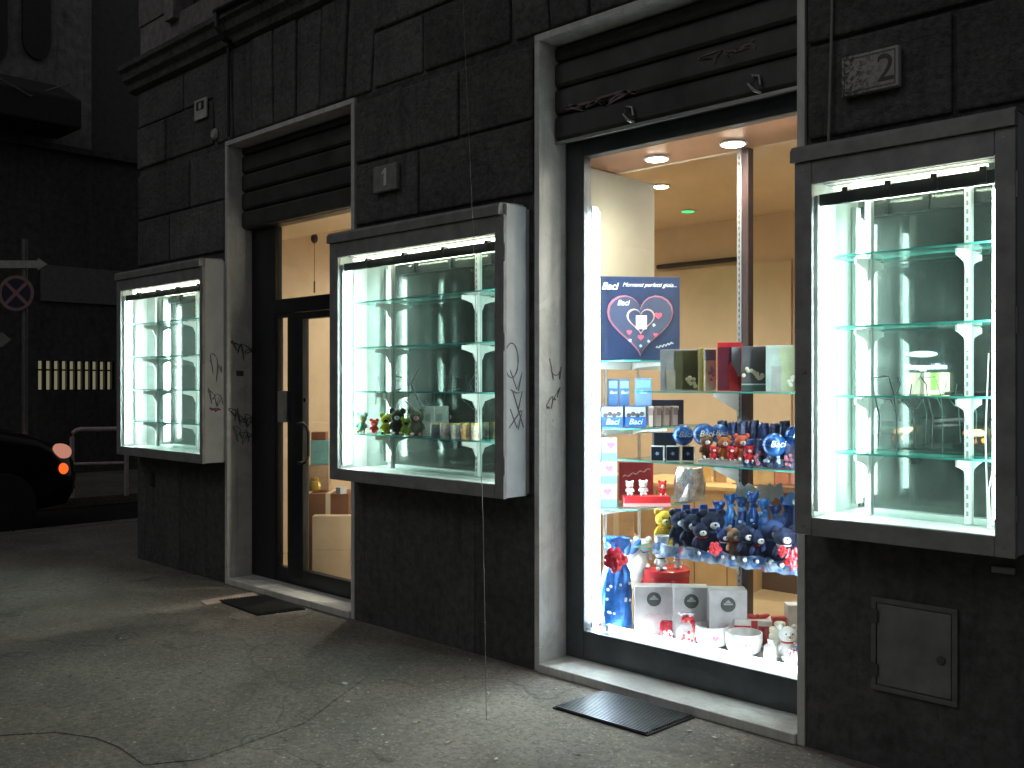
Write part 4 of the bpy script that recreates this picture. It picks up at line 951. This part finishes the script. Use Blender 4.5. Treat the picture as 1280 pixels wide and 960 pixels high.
cup('white ceramic bowl beside the treat bag at the window front', 890, 781, 42, dep(890, .42), (.78, .76, .76), 'white ceramic bowls')
cup('white ceramic bowl with a pink heart, nearer the right end of the window', 930, 790, 46, dep(930, .42), (.8, .78, .78), 'white ceramic bowls')
carton('ribbon_box', 'low white box with wide red ribbon behind the two ceramic bowls', 'box', 918, 968, 776, DK, dep(943, .54), (.75, .74, .72), .12, R(35), None, [('ribbon', .42, .58, 0, 1, (.6, .02, .03)), ('ribbon', 0, .41, .55, .8, (.6, .02, .03)), ('ribbon', .59, 1, .55, .8, (.6, .02, .03))])
x, y = XY(943, dep(943, .56)); 
def bow_(t, z): 
    mb = MB()
    for s_ in (-1, 1): mb.ball((s_*.03, 0, z), (.035, .012, .012), 10, Euler((0, R(-12*s_), 0)))
    mb.ball((0, 0, z), .012, 8); return mb
t = thing('ribbon_bow', 'flat red bow on the low white box behind the bowls', 'ribbon bow', (x, y+.03, ZZ(776, dep(943, .54))), CAM); bow_(t, .012).build('loops', P('red', .4), t, smooth=True)
x, y = XY(975, dep(975, .50)); h = ZZ(784, dep(975, .5))-DK; t = thing('cream_jar', 'cream lidded jar with a flower on top near the right end of the window', 'jar', (x, y, DK+.001))
MB().lathe([(.042, 0), (.05, .01), (.052, h*.7), (.045, h*.8), (.05, h*.82), (.05, h*.95), (.02, h)], seg=24).build('jar', P((.72, .68, .55), .3), t, smooth=True)
mb = MB()
for k in range(7): mb.ball((.016*math.cos(k*.9), .016*math.sin(k*.9), h+.014), (.013, .013, .012), 8)
mb.build('flower', P((.78, .74, .6), .7), t, smooth=True)
x, y = XY(963, dep(963, .39)); h = ZZ(800, dep(963, .39))-DK; tag(MB().lathe([(.03, 0), (.034, .01), (.03, h*.7), (.012, h*.86), (.016, h)], seg=20).build('glass_bottle', P((.66, .66, .64), .2), None, loc=(x, y, DK+.001), smooth=True), 'small pale bottle in front of the cream jar', 'bottle')
carton('white_block', 'tall white box at the right end behind the pink pumpkin', 'box', 985, 1010, 757, DK, 4.72, (.78, .76, .78), .08)
x, y = XY(994, dep(994, .37)); h = ZZ(808, dep(994, .37))-DK; t = thing('ceramic_pumpkin', 'pink and white ribbed pumpkin at the lower right corner of the window', 'ornament', (x, y, DK+.001))
for k in range(12):
    a = k*math.pi/6; (MB().ball((math.cos(a)*.026, math.sin(a)*.026, h*.42), (.024, .016, h*.42), 10, Euler((0, 0, a)))).build('rib', P((.70, .45, .55) if k % 2 else (.78, .7, .74), .3), t, smooth=True)
MB().tube([(0, 0, h*.75), (.004, 0, h*.95), (.012, 0, h*1.02)], [.008, .006, .004]).build('stem', P('gold'), t, smooth=True)
MB().ball((.02, -.01, h*.98), (.016, .012, .014), 8).build('bead', P((.04, .06, .2), .2), t, smooth=True)
rosette('big red rosette tied to the neck of the blue wrapped egg', 769, 699, 17, 4.98, DK, (.75, .04, .08))
cup('small red ceramic bowl at the back right of the window deck', 958, 783, 24, dep(958, .60), (.5, .03, .04), None)
cup('low pink ceramic bowl between treat bag and front bowls', 872, 788, 22, dep(872, .50), (.62, .35, .38), None)
bag('candy_bag', 'small red candy bag standing left of the treat bag', 'candy bag', 824, 842, 776, DK+.001, dep(832, .36), (.5, .03, .05), spots=(.75, .7, .7))
bag('candy_bag', 'small pale pink candy bag behind the low pink bowl', 'candy bag', 862, 880, 764, DK+.001, dep(870, .56), (.62, .42, .46), tie='red')
carton('treat_box', 'small red box with white band leaning behind the cream jar', 'box', 966, 984, 772, DK, dep(975, .60), (.5, .03, .04), .04, CAM, None, [('band', 0, 1, .4, .6, (.7, .7, .7))])
plush('small white plush lamb sitting at the right of the window deck', 984, 782, 0, dep(984, .47), 'white', 'cream', name='plush_lamb', zb=DK+.001, scarf='red')
# ------------------------------------------------------------------ inside the shop
x, y = XY(868, 6.9); zt_ = ZZ(606, 6.9)
t = thing('wooden_counter', 'tan wooden counter standing inside behind the window display', 'counter', (x, y, .041), R(8))
MB().box(-.55, .42, 0, .6, 0, zt_-.041-.03).build('body', M_TAN, t); MB().box(-.58, .45, -.03, .63, zt_-.07, zt_-.041).build('top', P((.6, .4, .18)), t, bevel=.004)
for xx_ in (-.3, .0, .25): MB().box(xx_-.003, xx_+.003, -.003, -.0005, .03, zt_-.1).build('panel_joint', P('brown'), t)
for i, (px, w_, h_, cc) in enumerate(((868, .07, .10, (.5, .3, .12)), (883, .06, .12, (.6, .4, .15)), (900, .08, .10, (.42, .26, .12)))):
    x, y = XY(px, 7.1); tag(MB().box(-w_/2, w_/2, -.04, .04, 0, h_).build('small_box', P(cc), None, loc=(x, y, zt_+.001), rz=CAM, bevel=.003), ('left', 'middle', 'right')[i]+' small tan box on the wooden counter behind the middle shelf', 'box', 'small tan boxes on the counter')
x, y = XY(985, 6.7)
t = thing('dark_desk', 'low dark brown desk inside at the right of the shop', 'desk', (x, y, .041), R(2))
MB().box(-.38, 1.2, 0, .5, .0, .70).build('body', P((.10, .06, .04)), t); MB().box(-.42, 1.24, -.03, .55, .70, .74).build('top', P((.2, .12, .07)), t)
for i, (px, cc, w_) in enumerate(((950, (.6, .42, .2), .16), (975, (.6, .25, .15), .12), (995, (.7, .35, .28), .16))):
    x, y = XY(px, 6.9); tag(MB().box(-w_/2, w_/2, -.08, .08, 0, .16).build('goods_box', P(cc), None, loc=(x, y, .782), rz=CAM, bevel=.004), ('ochre box at the left on the dark desk', 'small brick red box in the middle of the dark desk', 'salmon pink box at the right on the dark desk')[i], 'box')
for i, (px, d_, zb, w_, h_, cc) in enumerate(((772, 6.9, .041, .30, .36, (.42, .26, .15)), (770, 6.9, .402, .26, .2, (.5, .34, .2)), (805, 7.2, .041, .22, .52, (.36, .22, .12)), (790, 7.5, .041, .3, .75, (.5, .36, .22)))):
    x, y = XY(px, d_); t = thing('cardboard_box', ('larger carton on the floor seen low behind the left shelves', 'carton stacked on the larger one behind the left shelves', 'upright brown carton right of the stacked pair', 'tall tan carton behind the stacked pair')[i], 'box', (x, y, zb), CAM)
    MB().box(-w_/2, w_/2, 0, .2, 0, h_).build('carton', P(cc, .8), t, bevel=.004); MB().box(-.02, .02, -.002, -.0005, 0, h_*.95).build('tape', M_TAPE, t)
# behind the door
def dcart(label, px0, px1, pyt, zb, d, mat, th, tape=True, rz=CAM, name='cardboard_box', sx=None):
    w = up(px0, px1, d); h = ZZ(pyt, d)-zb; x, y = XY((px0+px1)/2, d); t = thing(name, label, 'box', (x, y, zb+.001), rz)
    MB().box(-w/2, w/2, 0, th, 0, h-.002).build('carton', mat, t, bevel=.004)
    MB().box(-w/2+.002, w/2-.002, -.0012, -.0003, h*.50, h*.505).build('seam', P('brown'), t)
    if tape: MB().box(-w*.08, w*.04, -.002, -.0005, h*.55, h-.003).build('tape', M_TAPE, t); MB().box(-w*.08, w*.04, 0, th, h-.0015, h).build('top_tape', M_TAPE, t)
    return h+zb
z1_ = dcart('large pale cream carton standing just inside the shop door', 390, 446, 645, .041, 6.98, M_PALECARD, .10, False)
z2_ = dcart('brown taped carton behind the large pale carton inside the door', 386, 436, 617, .041, 7.22, M_CARD, .3)
z3_ = dcart('pale box with gold print on top of the brown carton inside the door', 386, 411, 581, z2_, 7.36, P((.42, .28, .17)), .12, False)
z4_ = dcart('teal box stacked above the pale box with gold print', 388, 411, 550, z3_, 7.36, P((.16, .36, .36)), .12, False, name='teal_box')
dcart('flat brown box on top of the teal box inside the door', 389, 407, 540, z4_, 7.36, P((.20, .07, .03)), .1, False, name='brown_box')
x, y = XY(394, 7.3); t = thing('gold_bag', 'small crumpled gold bag on the brown carton', 'bag', (x, y, z2_+.001), CAM); MB().ball((0, 0, .05), (.045, .02, .05), 10).build('wrapping', P('gold', .3, metal=.5, bmp=.5), t); MB().ball((0, 0, .10), (.03, .015, .02), 8).build('top', P('gold', .3, metal=.5), t)
x, y = XY(414, 7.12); tag(MB().box(-.03, .03, 0, .06, 0, .05).build('tape_dispenser', P('grey'), None, loc=(x, y+.06, z2_+.003), bevel=.004), 'small grey box resting on the brown carton inside the door', 'box')
d = 8.3; x, y = XY(393, d); t = thing('wall_lamp_fitting', 'small dark fitting with a thin cord on the cream wall over the door leaf', 'fitting', (x, y, ZZ(366, d)))
h = ZZ(298, d)-ZZ(366, d); MB().tube([(0, 0, 0), (0, 0, h)], .003, 6).build('cord', P('brown'), t); MB().ball((0, 0, h), (.035, .03, .045), 10).build('body', P('black'), t, smooth=True); MB().tube([(0, 0, 0), (0, 0, .10)], .008, 6).build('pull', P('black'), t)
# ------------------------------------------------------------------ goods in the centre case
zsh = 1.190+.005
gg = 'small bright toys on the lowest shelf of the centre case'
for i, (px, pt, bc, mc) in enumerate(((436, 520, (.08, .22, .16), 'white'), (452, 517, (.10, .25, .18), 'gold'), (468, 524, (.8, .06, .07), 'pink'), (483, 518, (.75, .68, .06), 'black'), (497, 512, (.04, .05, .03), 'white'), (508, 522, (.50, .66, .05), 'black'), (521, 512, (.12, .13, .08), 'pink'))):
    d_ = dep(px, -.06); plush(('dark green toy at the far left', 'dark green toy with a gold muzzle', 'red toy', 'yellow toy beside the red one', 'black toy with a white muzzle', 'bright lime toy', 'dark olive toy beside the white cards')[i]+' on the centre case shelf', px, pt, 0, d_, bc, mc, group=gg, zb=zsh, name='plush_toy', ears=1.3)
for i, (a, b) in enumerate(((529, 541), (542, 556))):
    carton('white_card', ('left', 'right')[i]+' one of two upright white cards behind the toys in the centre case', 'card', a, b, 508, zsh, dep(543, -.0), (.66, .72, .68), .01, R(20), 'upright white cards in the centre case', [('print', .3, .7, .5, .75, (.35, .45, .42))])
for i in range(5):
    a = 538+i*12.5; d_ = dep(a+6, -.07); x, y = XY(a+6, d_); r = 11.6*d_/F/2; h = ZZ(529, d_)-zsh
    t = thing('printed_tin', ('first', 'second', 'third', 'fourth', 'fifth')[i]+' printed tin from the left in the row on the centre case shelf', 'tin', (x, y, zsh), 0, 'printed tins in the centre case')
    MB().lathe([(r, 0), (r, h*.94), (r*.96, h*.96)], seg=20).build('body', P(((.12, .13, .16), (.45, .35, .36), (.6, .55, .5), (.62, .36, .16), (.6, .5, .4))[i], .3, var=.5, scale=60.), t, smooth=True)
    MB().lathe([(r*1.02, h*.92), (r*1.02, h), (r*.95, h)], seg=20).build('lid', P((.6, .5, .15), .3, metal=.4), t, smooth=True)
# ------------------------------------------------------------------ street
def car(label, loc, rz, lights, zs=1.):
    t = thing('parked_car', label, 'car', loc, rz, None)      # nose towards +y
    body = paint((.012, .012, .014), .18, .3, .1, 6); gl = paint((.02, .025, .03), .08, 0, .1, 3)
    # lofted lower body: stations along y (rear to nose)
    st = [(-2.05, .70, .35, .80), (-1.95, .80, .25, .92), (-1.3, .86, .2, .96), (-.4, .87, .2, .95), (.5, .87, .2, .95), (1.1, .86, .2, .92), (1.6, .83, .22, .84), (1.93, .74, .25, .74), (2.05, .58, .34, .62)]
    mb = MB(); rings = []
    for y, hw, z0, z1 in st:
        pts = []
        for s_ in (1,):
            pts = [(-hw*.86, z0), (-hw, z0+.12), (-hw*1.0, (z0+z1)/2), (-hw*.96, z1-.10), (-hw*.84, z1-.01), (0, z1+.03), (hw*.84, z1-.01), (hw*.96, z1-.10), (hw, (z0+z1)/2), (hw, z0+.12), (hw*.86, z0)]
        rings.append([mb.b.verts.new((x, y, z)) for x, z in pts])
    for i in range(len(rings)-1):
        for k in range(11): mb.b.faces.new((rings[i][k], rings[i][(k+1) % 11], rings[i+1][(k+1) % 11], rings[i+1][k]))
    mb.b.faces.new(rings[0][::-1]); mb.b.faces.new(rings[-1])
    o = mb.build('body', body, t, smooth=True); 
    mb = MB(); rings = []
    for y, hw, z in ((-1.75, .70, .93), (-1.35, .60, 1.40), (-.5, .60, 1.46), (.2, .60, 1.42), (.98, .72, .95)):
        rings.append([mb.b.verts.new(p) for p in ((-.76 if z > 1 else -hw, y, .93 if z > 1 else .90), (-hw, y, z), (hw, y, z), (.76 if z > 1 else hw, y, .93 if z > 1 else .90))])
    for i in range(len(rings)-1):
        for k in range(4): mb.b.faces.new((rings[i][k], rings[i][(k+1) % 4], rings[i+1][(k+1) % 4], rings[i+1][k]))
    mb.b.faces.new(rings[0][::-1]); mb.b.faces.new(rings[-1]); mb.build('cabin_glass', gl, t, bevel=.03)
    MB().box(-.58, .58, -1.35, .2, 1.40, 1.475).build('roof', body, t, bevel=.03)
    MB().box(-.5, .5, 2.0, 2.07, .36, .48).build('grille', M_BLACK, t, bevel=.01)
    MB().box(-.26, .26, 2.071, 2.08, .40, .50).build('number_plate', P((.55, .55, .52)), t)
    for sx_ in (-1, 1):
        for y in (-1.3, 1.25):
            wh = MB().lathe([(.20, -.10), (.30, -.10), (.31, -.07), (.31, .07), (.30, .10), (.20, .10)], c=(0, 0, 0), axis='x', seg=28).build('wheel', P((.02, .02, .02), .8), t, loc=(sx_*.79, y, .31), smooth=True)
            MB().lathe([(.001, -.04), (.06, -.05), (.19, -.06), (.20, .06), (.06, .05), (.001, .04)], axis='x', seg=20).build('rim', P((.25, .25, .26), .4, metal=.7), wh)
        e = lights
        MB().ball((sx_*.64, 1.86, .70), (.13, .12, .075), 16, Euler((0, 0, -sx_*.6))).build('headlight', e[0], t, smooth=True)
        MB().ball((sx_*.735, 1.86, .56), (.055, .06, .05), 14).build('indicator', e[1], t, smooth=True)
        MB().ball((sx_*.92, .75, .98), (.07, .05, .05), 10).build('wing_mirror', body, t, smooth=True)
    for ch in list(t.children): ch.scale = (1, 1, zs)
    return t
# parked beside the corner: only its nose is in the picture
car('black car parked at the far left with an orange indicator glowing', (-11.62, -1.40, -.129), R(-3), (emit((1, .42, .30), .15), emit((1, .13, .02), .38)), 1.26)
# bike hoop / pedestrian barrier
x, y = XY(90, 12.7); x2, y2 = XY(158, 12.9); L_ = math.hypot(x2-x, y2-y)
t = thing('tube_barrier', 'metal tube barrier standing on the kerb right of the black car', 'barrier', (x, y, 0), math.atan2(y2-y, x2-x))
r_ = .10; pth = [(0, 0, 0), (0, 0, .90-r_)]+[(r_-r_*math.cos(a), 0, .90-r_+r_*math.sin(a)) for a in (R(30), R(60), R(90))]+[(L_-r_, 0, .9)]+[(L_-r_+r_*math.sin(a), 0, .90-r_+r_*math.cos(a)) for a in (R(30), R(60), R(90))]+[(L_, 0, 0)]
M_RAIL = paint((.75, .62, .60), .45, .1)
MB().tube(pth, .03, 10).build('hoop', M_RAIL, t, smooth=True); MB().tube([(.03, 0, .44), (L_-.03, 0, .44)], .022, 10).build('crossbar', M_RAIL, t, smooth=True)
# sign post
d = 11.6; x, y = XY(31, d); t = thing('sign_post', 'grey post with a round no stopping sign and two arrow plates beyond the black car', 'road sign', (x, y, -.0), CAM)
MB().tube([(0, 0, 0), (0, 0, 3.25)], .035, 12).build('pole', paint((.22, .22, .22), .5, .4), t, smooth=True)
zc = ZZ(367, d); ox_ = up(31, 23, d); rs = .215
disc = MB().lathe([(.001, -.05), (rs, -.05), (rs, -.045), (.001, -.044)], c=(ox_, 0, zc), axis='y', seg=40).build('disc', paint((.035, .04, .07), .5), t)
mb = MB(); 
for k in range(36):
    a, b = k*math.pi/18, (k+1)*math.pi/18
    mb.prism([(ox_+rs*math.cos(a), zc+rs*math.sin(a)), (ox_+rs*math.cos(b), zc+rs*math.sin(b)), (ox_+rs*.82*math.cos(b), zc+rs*.82*math.sin(b)), (ox_+rs*.82*math.cos(a), zc+rs*.82*math.sin(a))], -.054, -.0505)
for ang in (45, -45):
    c_, s_ = math.cos(R(ang)), math.sin(R(ang)); l_, w_ = rs*.85, .020
    mb.prism([(ox_+c_*l_-s_*w_, zc+s_*l_+c_*w_), (ox_+c_*l_+s_*w_, zc+s_*l_-c_*w_), (ox_-c_*l_+s_*w_, zc-s_*l_-c_*w_), (ox_-c_*l_-s_*w_, zc-s_*l_+c_*w_)], -.053-.001*(ang > 0), -.0505)
mb.build('cross', paint((.42, .24, .25), .5), disc)
za = ZZ(331, d); x0 = up(31, -30, d); x1 = up(31, 50, d); x2 = up(31, 62, d); hw_ = .055
MB().prism([(x0, za-hw_+.01), (x1, za-hw_+.01), (x1, za-hw_-.02), (x2, za), (x1, za+hw_+.02), (x1, za+hw_-.01), (x0, za+hw_-.01)], -.06, -.045).build('arrow_plate', paint((.55, .55, .52), .6), t)
za = ZZ(425, d); MB().prism([(up(31, -8, d), za), (up(31, 5, d), za-.09), (up(31, 17, d), za), (up(31, 5, d), za+.09)], -.06, -.045).build('diamond_plate', paint((.30, .30, .29), .6), t)
# far corner building across the side street
XB = -16.5
def FY(px): u = (px-640)/F; d = XB/(FW[0]+u*RT[0]); return XY(px, d)[1], d
def fz(px, py): return ZZ(py, FY(px)[1])
t = thing('far_building', 'dark plastered building across the side street with a lit slatted opening', 'building', (XB, 0, 0))
yg0, yg1 = FY(47)[0], FY(152)[0]; zg0, zg1 = fz(90, 487), fz(90, 451)
mb = MB(); mb.box(-8, 0, -30, yg0, 0, 5.38); mb.box(-8, 0, yg1, 25, 0, 5.38); mb.box(-8, 0, yg0, yg1, 0, zg0); mb.box(-8, 0, yg0, yg1, zg1, 5.38); mb.box(-8, -1.2, yg0, yg1, zg0, zg1)
mb.build('base_wall', M_FARDK, t)
ya = FY(115)[0]
MB().box(-8, -.02, -30, ya, 5.381, 14).build('upper_wall', M_FARPL, t)
MB().box(-8, -.6, ya+.002, 25, 5.381, 14).build('recessed_wall', paint((.09, .09, .09), .8), t)
MB().box(.001, .12, -30, 25, 5.36, 5.46).build('ledge', M_FARDK, t)
MB().box(.001, .05, FY(50)[0], FY(166)[0], fz(100, 379), fz(100, 335)).build('sign_band', paint((.18, .18, .178), .7), t)
bars = MB(); n = 11
for k in range(n+1):
    yy_ = yg0+(yg1-yg0)*k/n; bars.box(-.12, -.04, yy_-.024, yy_+.024, zg0, zg1)
win = MB().box(-.5, -.48, yg0, yg1, zg0, zg1).build('lit_window', emit((.95, .88, .55), .055), t); bars.build('grille_bars', M_BLACK, win)
MB().box(-.47, -.45, yg0, yg1, zg0+(zg1-zg0)*.66, zg0+(zg1-zg0)*.72).build('window_bar', P((.3, .26, .15)), win)
for a, b, p0, p1 in ((27, 62, -60, 75), (-30, 8, -60, 90)):
    y0_, y1_ = FY(a)[0], FY(b)[0]; zt_, zb = fz(45, p0), fz(45, p1); n = 10
    w_ = y1_-y0_; pts = [(y0_, zt_), (y1_, zt_), (y1_, zb+.3)]+[(y0_+w_/2+w_/2*math.cos(q), zb+.3-.3*math.sin(q)) for q in [R(18*i) for i in range(1, 10)]]+[(y0_, zb+.3)]
    MB().prism(pts, .0, .06, 'x').build('shuttered_window', paint((.03, .03, .03), .7), t)
ya0, ya1 = FY(-60)[0], FY(72)[0]
MB().prism([(0, 6.35), (.9, 5.9), (.9, 5.5), (.86, 5.5), (.86, 5.88), (0, 6.3)], ya0, ya1, 'y').build('awning', paint((.02, .02, .02), .8), t) if False else None
aw = MB(); v = aw.prism([(.03, 6.45), (1.0, 6.0), (1.0, 5.55), (.03, 5.55)], ya0, ya1, 'y'); aw.build('awning', paint((.035, .035, .035), .9), t, bevel=.03)
MB().tube([(1.05, ya0, 6.2), (1.02, (ya0+ya1)/2, 5.9), (.1, ya1+.3, 6.6)], .012, 6).build('awning_cable', P((.2, .2, .2)), t)
# across the main street, seen mirrored in the display cases
t = thing('opposite_building', 'dark building across the street whose lit shopfront is mirrored in the right case', 'building', (-12, -35, 0), R(180))
MB().box(-40, 40, 0, 6, 0, 16).build('wall', M_FARDK, t)
def opp(px, py, d=None):
    # mirrored sighting off the case back (plane y = .05)
    u = (px-640)/F; dd_ = (34.95+.10-CY-.05)/(FW[1]+u*RT[1]); x, y = XY(px, dd_); return x, ZZ(py, dd_)
xa, za_ = opp(1186, 463); xb, zb_ = opp(1133, 454)
cx = (xa+xb)/2
tt = text('lit_sign', 'milleoggetti', .32, emit((.65, .8, 1), 2.6), t, (-(cx+12), -.06, (za_+zb_)/2), ext=.02); tt.name = 'lit_sign'
x1_, z1_ = opp(1186, 493); x0_, z0_ = opp(1135, 466)
MB().box(-(x1_+12), -(x1_+12)+abs(x1_-x0_)*.60, -.06, -.01, z1_, z0_).build('lit_window', emit((.9, .95, .62), 1.3), t) if True else None
MB().box(-(x1_+12)+.35, -(x1_+12)+abs(x1_-x0_)*.45, -.075, -.062, z1_+.15, z0_).build('green_poster', emit((.35, .75, .15), .8), t)
MB().box(-(x1_+12)+abs(x1_-x0_)*.72, -(x1_+12)+abs(x1_-x0_), -.06, -.01, z1_, z0_).build('lit_window', emit((.9, .85, .6), .7), t)
x, z = opp(1160, 443); MB().ball((-(x+12), -.6, z), (.55, .3, .12), 14).build('wall_light', emit((.7, .95, .95), 1.3), t, smooth=True)
car('black car with lit headlights parked across the main street, seen only in the case mirror', (-6.9, -17.2, -.129), R(0), (emit((1, .62, .25), 2.5), emit((1, .3, .05), 2.)))
# ------------------------------------------------------------------ camera, world, light
cam = bpy.data.cameras.new('camera'); co = bpy.data.objects.new('camera', cam); COL.objects.link(co)
cam.sensor_width = 36; cam.lens = F/1280*36; cam.clip_end = 500; cam.clip_start = .05
co.location = (0, CY, EYE); co.rotation_euler = (R(90), 0, R(44)); scn.camera = co
w = bpy.data.worlds.new('World'); scn.world = w; w.use_nodes = True
nt = w.node_tree; bg = nt.nodes['Background']
sky = nt.nodes.new('ShaderNodeTexSky'); sky.sky_type = 'NISHITA'; sky.sun_disc = False
sky.sun_elevation = R(35); sky.sun_rotation = R(200)
hs = nt.nodes.new('ShaderNodeHueSaturation'); hs.inputs['Saturation'].default_value = .06
nt.links.new(sky.outputs[0], hs.inputs['Color']); nt.links.new(hs.outputs[0], bg.inputs[0]); bg.inputs[1].default_value = .0104
sl_ = bpy.data.lights.new('fill_sun', 'SUN'); sl_.energy = .03; sl_.angle = R(12); sl_.color = (1, .98, .96)  # weak sun added as fill to lift the walls slightly
so = bpy.data.objects.new('fill_sun', sl_); COL.objects.link(so); so.rotation_euler = (R(48), 0, R(-25))
scn.view_settings.view_transform = 'Standard'; scn.view_settings.look = 'None'; scn.view_settings.exposure = 1.75; scn.view_settings.gamma = 1.
c = scn.cycles; c.max_bounces = 12; c.diffuse_bounces = 4; c.glossy_bounces = 8; c.transparent_max_bounces = 32; c.transmission_bounces = 6
c.use_denoising = True; c.sample_clamp_indirect = 6; c.caustics_reflective = False; c.caustics_refractive = False
